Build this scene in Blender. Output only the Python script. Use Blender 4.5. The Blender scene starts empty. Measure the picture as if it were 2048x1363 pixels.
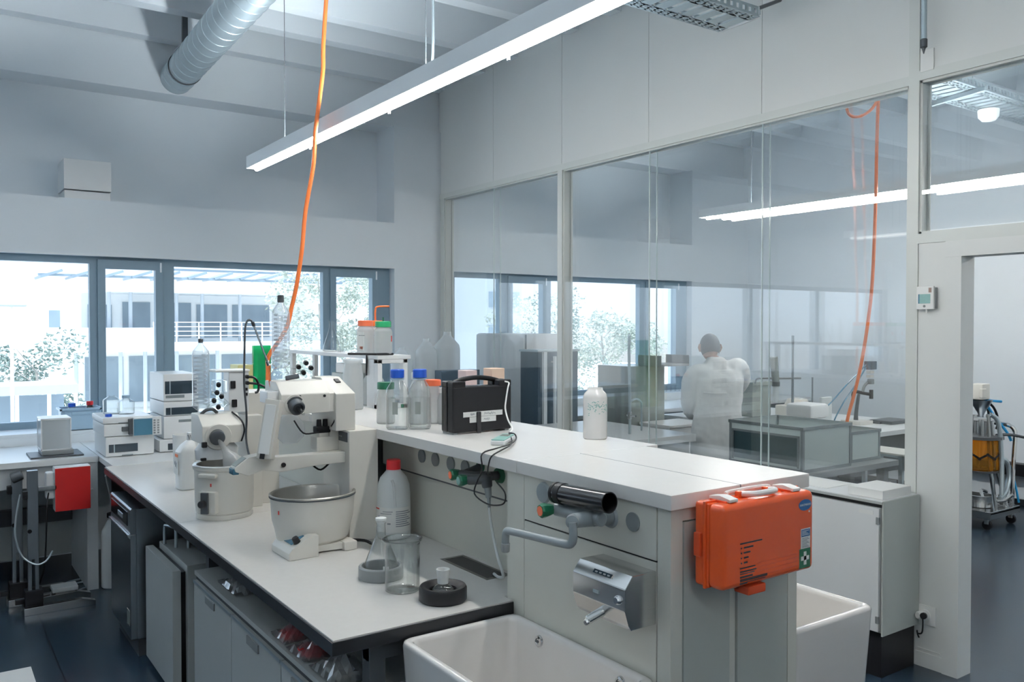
import bpy, bmesh, math, random
from mathutils import Vector, Matrix
random.seed(7)
SC = bpy.context.scene
COL = SC.collection
PI = math.pi

# ---------------------------------------------------------------- camera, world, sun, exposure
cam_data = bpy.data.cameras.new('camera')
cam_data.sensor_width = 36.0
cam_data.lens = 1691.0 / 2048.0 * 36.0
cam_data.clip_end = 400
cam = bpy.data.objects.new('camera', cam_data)
COL.objects.link(cam)
cam.location = (0, 0, 1.78)
cam.rotation_euler = (PI / 2 - math.atan(31.5 / 1691.0), 0, -math.radians(35.0))
SC.camera = cam

SC.view_settings.view_transform = 'Standard'
SC.view_settings.look = 'None'
SC.view_settings.gamma = 1.0
SC.view_settings.use_curve_mapping = False
SC.view_settings.exposure = 0.40
cy = SC.cycles
cy.max_bounces = 14
cy.diffuse_bounces = 6
cy.glossy_bounces = 5
cy.transmission_bounces = 8
cy.transparent_max_bounces = 48
cy.sample_clamp_indirect = 6.0
cy.caustics_reflective = False
cy.caustics_refractive = False
cy.use_denoising = True

world = bpy.data.worlds.new('overcast_sky')
SC.world = world
world.use_nodes = True
wn, wl = world.node_tree.nodes, world.node_tree.links
wn.clear()
w_out = wn.new('ShaderNodeOutputWorld')
w_bg = wn.new('ShaderNodeBackground')
w_tc = wn.new('ShaderNodeTexCoord')
w_sep = wn.new('ShaderNodeSeparateXYZ')
w_ramp = wn.new('ShaderNodeValToRGB')
w_ramp.color_ramp.elements[0].position = 0.0
w_ramp.color_ramp.elements[0].color = (0.42, 0.44, 0.45, 1)
w_ramp.color_ramp.elements[1].position = 1.0
w_ramp.color_ramp.elements[1].color = (0.85, 1.15, 1.6, 1)
e = w_ramp.color_ramp.elements.new(0.10); e.color = (0.42, 0.44, 0.46, 1)
e = w_ramp.color_ramp.elements.new(0.14); e.color = (0.57, 0.66, 0.76, 1)
e = w_ramp.color_ramp.elements.new(0.45); e.color = (0.70, 0.90, 1.16, 1)
wl.new(w_tc.outputs['Generated'], w_sep.inputs[0])
w_map = wn.new('ShaderNodeMapRange')
w_map.inputs['From Min'].default_value = -0.15
w_map.inputs['From Max'].default_value = 1.0
wl.new(w_sep.outputs['Z'], w_map.inputs['Value'])
wl.new(w_map.outputs[0], w_ramp.inputs[0])
wl.new(w_ramp.outputs[0], w_bg.inputs['Color'])
w_bg.inputs['Strength'].default_value = 1.75
wl.new(w_bg.outputs[0], w_out.inputs['Surface'])

sun_data = bpy.data.lights.new('sun', 'SUN')
sun_data.energy = 4.2
sun_data.angle = math.radians(1.5)
sun_data.color = (1.0, 0.97, 0.92)
sun = bpy.data.objects.new('sun', sun_data)
COL.objects.link(sun)
sun.rotation_euler = Vector((0.30, 0.30, -0.90)).to_track_quat('-Z', 'Y').to_euler()

TUBE = 60.0          # radiance of the fluorescent tubes
ADDED_UPLIGHT = 130.0       # radiance of upward glow added to the pendants to lift ceiling and walls

# ---------------------------------------------------------------- helpers
class B:
    """collects shapes in world coordinates; every face remembers a material slot"""
    def __init__(s):
        s.bm = bmesh.new(); s.m = 0
    def _add(s, t, M=None):
        if M is not None: bmesh.ops.transform(t, matrix=M, verts=t.verts)
        mp = {}
        for v in t.verts: mp[v] = s.bm.verts.new(v.co)
        for f in t.faces:
            try:
                g = s.bm.faces.new([mp[v] for v in f.verts]); g.material_index = s.m
            except ValueError: pass
        t.free(); return s
    def box(s, a, b, bev=0.0, seg=2, M=None):
        t = bmesh.new()
        bmesh.ops.create_cube(t, size=1.0)
        c = [(a[i] + b[i]) / 2 for i in range(3)]; d = [abs(b[i] - a[i]) for i in range(3)]
        for v in t.verts: v.co = Vector((c[i] + v.co[i] * d[i] for i in range(3)))
        if bev > 0:
            bmesh.ops.bevel(t, geom=t.edges[:], offset=min(bev, min(d) * 0.49), segments=seg, profile=0.5, affect='EDGES')
        return s._add(t, M)
    def obox(s, c, ux, uy, size, bev=0.0, seg=2):
        """box centred at c with axes ux, uy and their cross product"""
        ux = Vector(ux).normalized(); uy = Vector(uy); uy = (uy - ux * uy.dot(ux)).normalized(); uz = ux.cross(uy)
        M = Matrix((ux, uy, uz)).transposed().to_4x4(); M.translation = Vector(c)
        h = [x / 2 for x in size]
        return s.box((-h[0], -h[1], -h[2]), (h[0], h[1], h[2]), bev, seg, M)
    def lathe(s, prof, c=(0, 0, 0), n=28, axis=(0, 0, 1), sx=1.0, sy=1.0, roll=0.0, closed=False):
        t = bmesh.new(); rings = []
        for r, z in prof:
            if r < 1e-6: rings.append([t.verts.new((0, 0, z))])
            else: rings.append([t.verts.new((r * sx * math.cos(2 * PI * k / n + roll), r * sy * math.sin(2 * PI * k / n + roll), z)) for k in range(n)])
        prs = list(zip(rings, rings[1:])) + ([(rings[-1], rings[0])] if closed else [])
        for p, q in prs:
            if len(p) == 1 and len(q) == 1: continue
            for k in range(n):
                k2 = (k + 1) % n
                if len(p) == 1: t.faces.new((p[0], q[k2], q[k]))
                elif len(q) == 1: t.faces.new((p[k], p[k2], q[0]))
                else: t.faces.new((p[k], p[k2], q[k2], q[k]))
        M = Vector((0, 0, 1)).rotation_difference(Vector(axis).normalized()).to_matrix().to_4x4()
        M.translation = Vector(c)
        return s._add(t, M)
    def cyl(s, p, q, r, r2=None, n=20, bev=0.0):
        p, q = Vector(p), Vector(q); L = (q - p).length; r2 = r if r2 is None else r2
        b = min(bev, L * .4, r * .9, r2 * .9)
        pr = [(0, 0), (r - b, 0), (r, b), (r2, L - b), (r2 - b, L), (0, L)] if b > 0 else [(0, 0), (r, 0), (r2, L), (0, L)]
        return s.lathe(pr, p, n, q - p)
    def prism(s, poly, axis, a, b, bev=0.0):
        """extrude polygon along 'x' (poly=(y,z)), 'y' (poly=(x,z)) or 'z' (poly=(x,y))"""
        t = bmesh.new()
        def P(u, v, w):
            return {'x': (w, u, v), 'y': (u, w, v), 'z': (u, v, w)}[axis]
        lo = [t.verts.new(P(u, v, a)) for u, v in poly]; hi = [t.verts.new(P(u, v, b)) for u, v in poly]
        n = len(poly)
        t.faces.new(lo); t.faces.new(hi)
        for k in range(n): t.faces.new((lo[k], lo[(k + 1) % n], hi[(k + 1) % n], hi[k]))
        bmesh.ops.recalc_face_normals(t, faces=t.faces)
        if bev > 0: bmesh.ops.bevel(t, geom=t.edges[:], offset=bev, segments=2, profile=0.5, affect='EDGES')
        return s._add(t)
    def tube(s, pts, r, n=8, smooth=4, caps=True, rr=None):
        pts = [Vector(p) for p in pts]
        if smooth and len(pts) > 2:
            out = []
            for i in range(len(pts) - 1):
                p0 = pts[max(i - 1, 0)]; p1 = pts[i]; p2 = pts[i + 1]; p3 = pts[min(i + 2, len(pts) - 1)]
                for k in range(smooth):
                    u = k / smooth
                    out.append(0.5 * ((2 * p1) + (p2 - p0) * u + (2 * p0 - 5 * p1 + 4 * p2 - p3) * u * u + (3 * p1 - p0 - 3 * p2 + p3) * u ** 3))
            out.append(pts[-1]); pts = out
        t = bmesh.new(); rings = []; nrm = None
        for i, p in enumerate(pts):
            d = (pts[min(i + 1, len(pts) - 1)] - pts[max(i - 1, 0)])
            if d.length < 1e-9: d = Vector((0, 0, 1))
            d.normalize()
            if nrm is None:
                nrm = d.cross(Vector((0, 0, 1)))
                if nrm.length < 0.05: nrm = d.cross(Vector((1, 0, 0)))
            nrm = (nrm - d * nrm.dot(d)).normalized(); bi = d.cross(nrm)
            R = r if rr is None else rr[0] + (rr[1] - rr[0]) * i / (len(pts) - 1)
            rings.append([t.verts.new(p + (nrm * math.cos(2 * PI * k / n) + bi * math.sin(2 * PI * k / n)) * R) for k in range(n)])
        for a, b in zip(rings, rings[1:]):
            for k in range(n): t.faces.new((a[k], a[(k + 1) % n], b[(k + 1) % n], b[k]))
        if caps: t.faces.new(rings[0][::-1]); t.faces.new(rings[-1])
        return s._add(t)
    def loft(s, secs, n=24, power=2.0):
        """secs: (center, halfx, halfy, rotz) stacked super-ellipses, capped"""
        t = bmesh.new(); rings = []
        for c, hx, hy, rz in secs:
            ring = []
            for k in range(n):
                a = 2 * PI * k / n; ca, sa = math.cos(a), math.sin(a)
                x = hx * math.copysign(abs(ca) ** (2 / power), ca); y = hy * math.copysign(abs(sa) ** (2 / power), sa)
                ring.append(t.verts.new(Vector(c) + Vector((x * math.cos(rz) - y * math.sin(rz), x * math.sin(rz) + y * math.cos(rz), 0))))
            rings.append(ring)
        for a, b in zip(rings, rings[1:]):
            for k in range(n): t.faces.new((a[k], a[(k + 1) % n], b[(k + 1) % n], b[k]))
        t.faces.new(rings[0][::-1]); t.faces.new(rings[-1])
        return s._add(t)
    def ball(s, c, r, sub=3, sc=(1, 1, 1)):
        t = bmesh.new(); bmesh.ops.create_icosphere(t, subdivisions=sub, radius=1.0)
        for v in t.verts: v.co = Vector((c[0] + v.co.x * r * sc[0], c[1] + v.co.y * r * sc[1], c[2] + v.co.z * r * sc[2]))
        return s._add(t)
    def text(s, txt, size, c, ux, uy, ext=0.0004):
        cu = bpy.data.curves.new('lettering', 'FONT'); cu.body = txt; cu.size = size; cu.extrude = ext; cu.resolution_u = 2
        cu.align_x = 'CENTER'; cu.align_y = 'CENTER'
        o = bpy.data.objects.new('lettering_source', cu); COL.objects.link(o)
        dg = bpy.context.evaluated_depsgraph_get(); me = bpy.data.meshes.new_from_object(o.evaluated_get(dg))
        t = bmesh.new(); t.from_mesh(me)
        bpy.data.objects.remove(o); bpy.data.meshes.remove(me); bpy.data.curves.remove(cu)
        ux = Vector(ux).normalized(); uy = Vector(uy).normalized()
        M = Matrix((ux, uy, ux.cross(uy))).transposed().to_4x4(); M.translation = Vector(c)
        return s._add(t, M)

def root_of(o):
    while o.parent: o = o.parent
    return o

def obj(name, b, mats, parent=None, smooth=True, angle=35):
    me = bpy.data.meshes.new(name)
    bm = b.bm
    if parent is not None:
        off = root_of(parent).location
        for v in bm.verts: v.co -= off
    bmesh.ops.recalc_face_normals(bm, faces=bm.faces)
    bm.to_mesh(me); bm.free()
    for m in (mats if isinstance(mats, (list, tuple)) else [mats]): me.materials.append(m)
    if smooth:
        for p in me.polygons: p.use_smooth = True
        me.set_sharp_from_angle(angle=math.radians(angle))
    o = bpy.data.objects.new(name, me); COL.objects.link(o)
    if parent is not None: o.parent = parent
    if smooth and len(me.polygons) < 6000:
        wn_ = o.modifiers.new('weighted_normal', 'WEIGHTED_NORMAL'); wn_.keep_sharp = True
    return o

def part(name, b, mats, parent, label=None, **k):
    o = obj(name, b, mats, parent, **k)
    if label: o['label'] = label
    return o

def tag(o, label, cat, group=None, kind=None):
    o['label'] = label; o['category'] = cat
    if group: o['group'] = group
    if kind: o['kind'] = kind
    return o

def thing(name, label, cat, loc, group=None):
    o = bpy.data.objects.new(name, None); COL.objects.link(o)
    o.empty_display_size = 0.1; o.location = loc
    return tag(o, label, cat, group)

def solo(name, b, mats, label, cat, origin=None, group=None, **k):
    if origin is None: origin = min((v.co.copy() for v in b.bm.verts), key=lambda c: c.z)
    origin = Vector(origin)
    for v in b.bm.verts: v.co -= origin
    o = obj(name, b, mats, None, **k); o.location = origin
    return tag(o, label, cat, group)

def struct(name, b, mats, parent=None, **k):
    o = obj(name, b, mats, parent, **k)
    if parent is None: o['kind'] = 'structure'
    return o

def dup(o, delta, label, group=None, rz=0.0):
    r = o.copy(); COL.objects.link(r); r.location = o.location + Vector(delta); r.rotation_euler = (0, 0, rz)
    r['label'] = label
    if group: r['group'] = group
    for ch in o.children:
        c = ch.copy(); COL.objects.link(c); c.parent = r
        for g in ch.children:
            d = g.copy(); COL.objects.link(d); d.parent = c
    return r

# ---------------------------------------------------------------- materials
def mat(name, col, rough=0.5, metal=0.0, noise=0.04, nscale=12.0, bump=0.0, bscale=60.0, spec=0.5, coat=0.0, stretch=None, trans=0.0):
    m = bpy.data.materials.new(name); m.use_nodes = True
    nt = m.node_tree; bs = nt.nodes['Principled BSDF']
    bs.inputs['Roughness'].default_value = rough; bs.inputs['Metallic'].default_value = metal
    bs.inputs['Specular IOR Level'].default_value = spec; bs.inputs['Coat Weight'].default_value = coat
    bs.inputs['Transmission Weight'].default_value = trans
    tc = nt.nodes.new('ShaderNodeTexCoord'); nz = nt.nodes.new('ShaderNodeTexNoise')
    nz.inputs['Scale'].default_value = nscale; nz.inputs['Detail'].default_value = 3
    src = tc.outputs['Object']
    if stretch:
        mp = nt.nodes.new('ShaderNodeMapping'); mp.inputs['Scale'].default_value = stretch
        nt.links.new(src, mp.inputs[0]); src = mp.outputs[0]
    nt.links.new(src, nz.inputs['Vector'])
    mx = nt.nodes.new('ShaderNodeMix'); mx.data_type = 'RGBA'
    c = Vector(col[:3])
    mx.inputs['A'].default_value = (*(c * (1 - noise)), 1); mx.inputs['B'].default_value = (*[min(1, x) for x in c * (1 + noise)], 1)
    nt.links.new(nz.outputs['Fac'], mx.inputs['Factor']); nt.links.new(mx.outputs['Result'], bs.inputs['Base Color'])
    if bump:
        n2 = nt.nodes.new('ShaderNodeTexNoise'); n2.inputs['Scale'].default_value = bscale; n2.inputs['Detail'].default_value = 4
        nt.links.new(src, n2.inputs['Vector'])
        bp = nt.nodes.new('ShaderNodeBump'); bp.inputs['Strength'].default_value = bump; bp.inputs['Distance'].default_value = 0.004
        nt.links.new(n2.outputs['Fac'], bp.inputs['Height']); nt.links.new(bp.outputs[0], bs.inputs['Normal'])
    return m

def glass(name, tint=(1, 1, 1), base=0.0, edge=0.5, ior=1.5, milk=0.0, milkcol=(.8, .85, .88), rough=0.0, gmul=1.0, dark=0.0):
    """thin clear glass: transparent + mirror by Fresnel, optional milky share"""
    m = bpy.data.materials.new(name); m.use_nodes = True
    nt = m.node_tree; nt.nodes.clear(); N = nt.nodes.new; L = nt.links.new
    out = N('ShaderNodeOutputMaterial'); tr = N('ShaderNodeBsdfTransparent'); gl = N('ShaderNodeBsdfGlossy')
    gl.inputs['Roughness'].default_value = rough; gl.inputs[0].default_value = (1, 1, 1, 1)
    lw = N('ShaderNodeLayerWeight'); lw.inputs['Blend'].default_value = 0.5      # facing = 1 - |cos|
    p5 = N('ShaderNodeMath'); p5.operation = 'POWER'; p5.inputs[1].default_value = 5.0; L(lw.outputs['Facing'], p5.inputs[0])
    f0 = ((ior - 1) / (ior + 1)) ** 2
    ma = N('ShaderNodeMath'); ma.operation = 'MULTIPLY_ADD'; ma.use_clamp = True
    ma.inputs[1].default_value = (1 - f0) * gmul; ma.inputs[2].default_value = f0 * gmul + base
    L(p5.outputs[0], ma.inputs[0])
    mx = N('ShaderNodeMixShader'); L(ma.outputs[0], mx.inputs[0])
    tm = N('ShaderNodeMix'); tm.data_type = 'RGBA'; tp = N('ShaderNodeMath'); tp.operation = 'POWER'; tp.inputs[1].default_value = 2.2
    L(lw.outputs['Facing'], tp.inputs[0]); L(tp.outputs[0], tm.inputs['Factor'])
    tm.inputs['A'].default_value = (*tint, 1); tm.inputs['B'].default_value = (*[c * (1 - dark) for c in tint], 1); L(tm.outputs['Result'], tr.inputs[0])
    body = tr.outputs[0]
    if milk or edge:
        df = N('ShaderNodeBsdfDiffuse'); df.inputs[0].default_value = (*milkcol, 1)
        tl = N('ShaderNodeBsdfTranslucent'); tl.inputs[0].default_value = (*milkcol, 1)
        ad = N('ShaderNodeMixShader'); ad.inputs[0].default_value = 0.5; L(df.outputs[0], ad.inputs[1]); L(tl.outputs[0], ad.inputs[2])
        pw = N('ShaderNodeMath'); pw.operation = 'POWER'; pw.inputs[1].default_value = 3.0; L(lw.outputs['Facing'], pw.inputs[0])
        mm = N('ShaderNodeMath'); mm.operation = 'MULTIPLY_ADD'; mm.inputs[1].default_value = edge; mm.inputs[2].default_value = milk; mm.use_clamp = True
        L(pw.outputs[0], mm.inputs[0])
        m2 = N('ShaderNodeMixShader'); L(mm.outputs[0], m2.inputs[0]); L(tr.outputs[0], m2.inputs[1]); L(ad.outputs[0], m2.inputs[2])
        body = m2.outputs[0]
    L(body, mx.inputs[1]); L(gl.outputs[0], mx.inputs[2]); L(mx.outputs[0], out.inputs['Surface'])
    return m

def emis(name, col, s):
    m = bpy.data.materials.new(name); m.use_nodes = True
    bs = m.node_tree.nodes['Principled BSDF']
    bs.inputs['Base Color'].default_value = (.8, .8, .8, 1)
    bs.inputs['Emission Color'].default_value = (*col, 1); bs.inputs['Emission Strength'].default_value = s
    return m

wallp = mat('white_wall_paint', (.765, .81, .845), .7, noise=.03, nscale=2.5, bump=.08, bscale=180)
ceilp = mat('ceiling_paint', (.76, .80, .83), .75, noise=.03, nscale=2.0, bump=.08, bscale=150)
panelp = mat('partition_panel', (.72, .73, .71), .45, noise=.02, nscale=2.0)
alu_frame = mat('partition_frame', (.66, .68, .65), .4, noise=.02)
win_frame = mat('window_frame_grey', (.20, .285, .35), .45, noise=.04)
sill_m = mat('sill_white', (.78, .81, .83), .3, noise=.02)
white_lam = mat('white_laminate', (.76, .77, .77), .28, noise=.02, nscale=6)
top_lam = mat('grey_worktop', (.66, .645, .62), .24, noise=.03, nscale=40)
shelf_lam = mat('shelf_laminate', (.78, .765, .74), .26, noise=.02, nscale=30)
spine_lam = mat('spine_laminate', (.66, .66, .60), .38, noise=.02, nscale=8)
spine_door = mat('end_door_grey', (.46, .49, .46), .36, noise=.02, nscale=8)
cab_lam = mat('cabinet_front_grey', (.45, .47, .46), .36, noise=.02)
black_edge = mat('black_edge', (.012, .013, .016), .35, noise=.1)
black_pl = mat('black_plastic', (.010, .010, .012), .42, noise=.12, spec=.3)
black_sh = mat('black_gloss', (.012, .012, .014), .16, noise=.1)
dark_grey = mat('dark_grey_plastic', (.055, .062, .07), .42, noise=.06)
mid_grey = mat('mid_grey_plastic', (.23, .245, .25), .42, noise=.05)
tap_grey = mat('tap_grey', (.25, .285, .30), .30, noise=.04)
disc_grey = mat('disc_grey', (.19, .215, .225), .38, noise=.04)
lab_beige = mat('instrument_beige', (.71, .685, .63), .38, noise=.02)
lab_white = mat('instrument_white', (.78, .79, .79), .32, noise=.02)
ceramic = mat('white_ceramic', (.80, .775, .75), .10, noise=.015, coat=.6)
steel = mat('brushed_steel', (.70, .70, .69), .20, 1.0, noise=.07, nscale=14, stretch=(1, 1, 40))
steel_d = mat('steel_dark', (.30, .33, .36), .32, 1.0, noise=.08, nscale=10, stretch=(30, 30, 1))
chrome = mat('chrome', (.78, .78, .78), .08, 1.0, noise=.02)
zinc = mat('galvanised', (.50, .57, .60), .36, .85, noise=.10, nscale=9)
steel_in = mat('bath_steel', (.60, .58, .54), .30, .9, noise=.05)
orange_pl = mat('orange_plastic', (.68, .085, .018), .22, noise=.02, coat=.3)
orange_d = mat('orange_plastic_deep', (.55, .06, .015), .30, noise=.03)
orange_c = mat('orange_cable', (.85, .19, .04), .4, noise=.04)
orange_cap = mat('orange_cap', (.86, .17, .07), .4, noise=.03)
red_pl = mat('red_plastic', (.45, .016, .014), .35, noise=.03)
red_cap = mat('red_cap', (.62, .02, .025), .3, noise=.03)
green_pl = mat('green_plastic', (.012, .13, .065), .3, noise=.04)
green_cap = mat('green_cap', (.02, .34, .13), .35, noise=.03)
green_film = glass('green_sheet', (.10, .62, .32), milk=.35, milkcol=(.01, .50, .22), edge=0)
yellow_pl = mat('yellow_box', (.74, .66, .30), .5, noise=.03)
blue_cap = mat('blue_cap', (.012, .085, .48), .35, noise=.03)
blue_pl = mat('blue_grey_crate', (.36, .50, .62), .4, noise=.03)
navy_pl = mat('navy_plastic', (.05, .085, .12), .4, noise=.04)
white_pl = mat('white_plastic', (.82, .82, .80), .35, noise=.015)
milky = glass('milky_plastic', (.95, .96, .96), milk=.62, milkcol=(.80, .82, .82), edge=.3, gmul=.8)
milky_thick = mat('milky_bottle', (.70, .73, .73), .38, noise=.03)
clear = glass('clear_glass', (.985, .992, .99), milk=.004, milkcol=(.9, .93, .94), edge=.05, gmul=1.1, dark=.35)
clear_b = glass('clear_bottle_glass', (.965, .98, .978), milk=.010, milkcol=(.9, .93, .93), edge=.10, gmul=1.5, dark=.62)
ribbed = glass('condenser_glass', (.95, .965, .975), milk=.20, milkcol=(.88, .91, .94), edge=.30, gmul=1.3, dark=.45)
pane = glass('partition_glass', (.985, .992, .994), edge=0, ior=1.5, gmul=1.45)
winpane = glass('window_glass', (.97, .985, .985), edge=0, ior=1.5, gmul=.6)
pane_edge = mat('pane_edge', (.70, .80, .80), .2, noise=.02)
frosted = mat('frosted_glass', (.72, .74, .73), .5, noise=.03)
crate_clear = glass('clear_crate', (.70, .76, .77), milk=.88, milkcol=(.78, .84, .83), edge=.1, gmul=1.2, rough=.15)
paper = mat('paper', (.80, .80, .78), .7, noise=.02)
ink = mat('ink', (.03, .03, .035), .6, noise=.05)
ink_grey = mat('print_grey', (.24, .26, .28), .6, noise=.1)
ink_red = mat('print_red', (.60, .05, .04), .5, noise=.05)
ink_or = mat('print_orange', (.80, .20, .07), .5, noise=.05)
ink_blue = mat('print_blue', (.03, .12, .30), .5, noise=.05)
screen_b = mat('screen_blue_grey', (.06, .17, .25), .14, noise=.05)
lcd = mat('lcd_grey', (.30, .33, .31), .2, noise=.04)
lcd_g = mat('lcd_green', (.30, .50, .47), .25, noise=.1, nscale=60)
glass_dark = mat('tinted_window', (.02, .035, .05), .08, noise=.1, coat=.4)
film_w = glass('plastic_bag', (.9, .92, .93), milk=.30, milkcol=(.8, .82, .84), edge=.5, gmul=1.6, rough=.12)
skin = mat('skin', (.46, .27, .19), .5, noise=.04)
hair = mat('dark_hair', (.03, .032, .036), .6, noise=.2, nscale=60)
cloth_w = mat('white_coat_cloth', (.80, .80, .79), .85, noise=.02, bump=.25, bscale=30)
cloth_d = mat('dark_trousers', (.03, .035, .05), .9, noise=.1)
amber = glass('amber_vessel', (.85, .45, .08), milk=.30, milkcol=(.75, .38, .05), edge=.2)
blue_hose = mat('blue_hose', (.03, .36, .72), .35, noise=.04)
teal_pl = mat('meter_teal', (.22, .42, .38), .4, noise=.03)
brush_m = mat('sink_well', (.10, .095, .085), .4, noise=.1)

def floor_mat():
    m = mat('dark_rubber_floor_sky_tint', (.021, .037, .055), .25, noise=.22, nscale=5, bump=.05, bscale=300)  # base blue stands in for window sky reflected in the dark rubber
    nt = m.node_tree; bs = nt.nodes['Principled BSDF']
    tc = nt.nodes.new('ShaderNodeTexCoord'); sp = nt.nodes.new('ShaderNodeSeparateXYZ'); nt.links.new(tc.outputs['Object'], sp.inputs[0])
    a = nt.nodes.new('ShaderNodeMath'); a.operation = 'SUBTRACT'; a.inputs[1].default_value = 0.575 - 2.0 * 8; nt.links.new(sp.outputs['X'], a.inputs[0])
    f = nt.nodes.new('ShaderNodeMath'); f.operation = 'MODULO'; f.inputs[1].default_value = 2.0; nt.links.new(a.outputs[0], f.inputs[0])
    g = nt.nodes.new('ShaderNodeMath'); g.operation = 'LESS_THAN'; g.inputs[1].default_value = 0.006; nt.links.new(f.outputs[0], g.inputs[0])
    old = bs.inputs['Base Color'].links[0].from_socket
    mx = nt.nodes.new('ShaderNodeMix'); mx.data_type = 'RGBA'; mx.inputs['B'].default_value = (.004, .005, .007, 1)
    nt.links.new(g.outputs[0], mx.inputs['Factor']); nt.links.new(old, mx.inputs['A']); nt.links.new(mx.outputs['Result'], bs.inputs['Base Color'])
    return m
floor_m = floor_mat()
wire_dark = mat('wire_dark', (.10, .11, .12), .5)
fridge_w = mat('fridge_white', (.88, .89, .90), .4, noise=.015)
tank_window = glass('tank_side_window', (.45, .58, .62), milk=.35, milkcol=(.08, .14, .17), edge=.1, gmul=1.3)

# ================================================================ THE SETTING
XP0, XP1 = 4.274, 4.374      # glass partition between the two labs
struct('floor', B().box((-3.6, -3.1, -.12), (9.05, 7.75, 0)), floor_m, smooth=False)
b = B().box((-3.6, -3.1, 4.45), (9.05, 7.95, 4.6))
for y in (7.33, 6.60, 6.08, 5.25, 4.76, 4.1, 3.45, 2.8, 2.15, 1.5, .85, .2, -.45, -1.1, -1.75, -2.4):
    b.prism([(y - .065, 4.1), (y + .065, 4.1), (y + .10, 4.45), (y - .10, 4.45)], 'x', -3.6, 9.05)
b.box((-3.6, 7.42, 3.70), (9.05, 7.95, 4.45))
struct('ceiling', b, ceilp, smooth=False)
# window wall: recessed upper wall, box-like band over the windows, parapet under them
b = B().box((-3.6, 7.72, 2.5), (9.05, 7.95, 3.70))
b.box((-3.6, 7.34, 2.335), (3.755, 7.80, 2.765)).box((4.40, 7.34, 2.335), (7.87, 7.80, 2.775))
b.box((-3.6, 7.36, 0), (9.05, 7.75, .955))
b.box((3.755, 7.34, 0), (4.23, 7.75, 3.70)).box((7.87, 7.34, 0), (8.92, 7.75, 3.70)).box((4.23, 7.36, 0), (4.40, 7.75, 3.70))
struct('wall_back', b, wallp, smooth=False)
struct('trim_1', B().box((-3.6, 7.325, 2.325), (3.755, 7.42, 2.336)).box((4.40, 7.325, 2.325), (7.87, 7.42, 2.336)), sill_m, smooth=False)
struct('trim_2', B().box((-3.6, 7.10, .955), (3.755, 7.42, .985), .004).box((4.40, 7.10, .955), (7.87, 7.42, .985), .004), sill_m)
struct('trim_5', B().box((-3.6, 7.085, .86), (3.755, 7.102, .957)).box((4.40, 7.10, .86), (7.69, 7.117, .957)), sill_m, smooth=False)
struct('wall_left', B().box((-3.7, -3.1, 0), (-3.6, 7.75, 4.45)), wallp, smooth=False)
struct('wall_front', B().box((-3.7, -3.2, 0), (9.05, -3.1, 4.45)), wallp, smooth=False)
struct('wall_far_right', B().box((8.92, -3.1, 0), (9.05, 7.75, 4.45)), wallp, smooth=False)

def window(name, x0, x1, glass_spans, sashes):
    y0, y1, z0, z1 = 7.42, 7.49, .985, 2.335
    b = B().box((x0, y0, z0), (x1, y1, z0 + .055)).box((x0, y0, z1 - .065), (x1, y1, z1))
    edges = [x0] + [v for s in glass_spans for v in s] + [x1]
    for k in range(0, len(edges), 2): b.box((edges[k], y0, z0 + .055), (edges[k + 1], y1, z1 - .065))
    w = obj(name, b, win_frame, smooth=False); w['kind'] = 'structure'
    for i, (a, c) in enumerate(glass_spans):
        struct('pane', B().box((a, y0 + .03, z0 + .055), (c, y0 + .036, z1 - .065)), winpane, w, smooth=False)
        if i in sashes:
            s = B()
            for q0, q1 in (((a - .055, y0 - .02, z0 + .02), (a + .004, y0, z1 - .03)), ((c - .004, y0 - .02, z0 + .02), (c + .055, y0, z1 - .03)),
                           ((a, y0 - .02, z0 + .02), (c, y0, z0 + .075)), ((a, y0 - .02, z1 - .105), (c, y0, z1 - .03))): s.box(q0, q1, .004)
            sh = struct('sash', s, win_frame, w)
            struct('hinge', B().box((c + .028, y0 - .032, z1 - .12), (c + .042, y0 - .02, z1 - .04), .003), sill_m, sh)
    return w
window('window_1', -3.6, 3.74, [(-3.5, -2.0), (-1.88, -.55), (-.43, 1.105), (1.215, 1.60), (1.745, 3.06), (3.18, 3.555)], {3, 5})
window('window_2', 4.40, 7.86, [(4.48, 5.03), (5.19, 5.60), (5.72, 7.06), (7.20, 7.66)], {1, 3})

# glass partition ---------------------------------------------------------------------------------
b = B()
ys = [7.345, 6.40, 5.40, 4.405, 3.415, 2.458]
for y1_, y0_ in zip(ys, ys[1:]): b.box((XP0, y0_ + .002, 3.085), (XP1, y1_ - .002, 4.45))
b.box((XP0 + .01, 2.47, 3.086), (XP1 - .01, 7.39, 4.44))
b.box((XP0, .955, 3.101), (XP1, 2.404, 4.45))
b.box((XP0, 2.256, 0), (XP1, 2.404, 2.2045)).box((XP0, -3.1, 0), (XP1, .949, 4.45)).box((XP0 + .002, 7.346, 0), (XP1 - .002, 7.359, 3.034))
struct('wall_right', b, panelp, smooth=False)
b = B().box((XP0 - .006, 2.462, 3.035), (XP1 + .006, 7.40, 3.085)).box((XP0 - .006, 5.39, .06), (XP1 + .006, 5.45, 3.035))
b.box((XP0 - .006, 7.27, .06), (XP1 + .006, 7.345, 3.035)).box((XP0 - .006, 2.405, .0), (XP1 + .006, 2.462, 4.45)).box((XP0 - .006, 2.462, 0), (XP1 + .006, 7.345, .06))
b.box((XP0 - .006, 1.0, 3.05), (XP1 + .006, 2.405, 3.10)).box((XP0 - .006, 1.0, 2.205), (XP1 + .006, 2.405, 2.255)).box((XP0 - .006, .95, 2.206), (XP1 + .006, 1.0, 3.1))
struct('trim_3', b, alu_frame, smooth=False)
w = None
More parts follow.
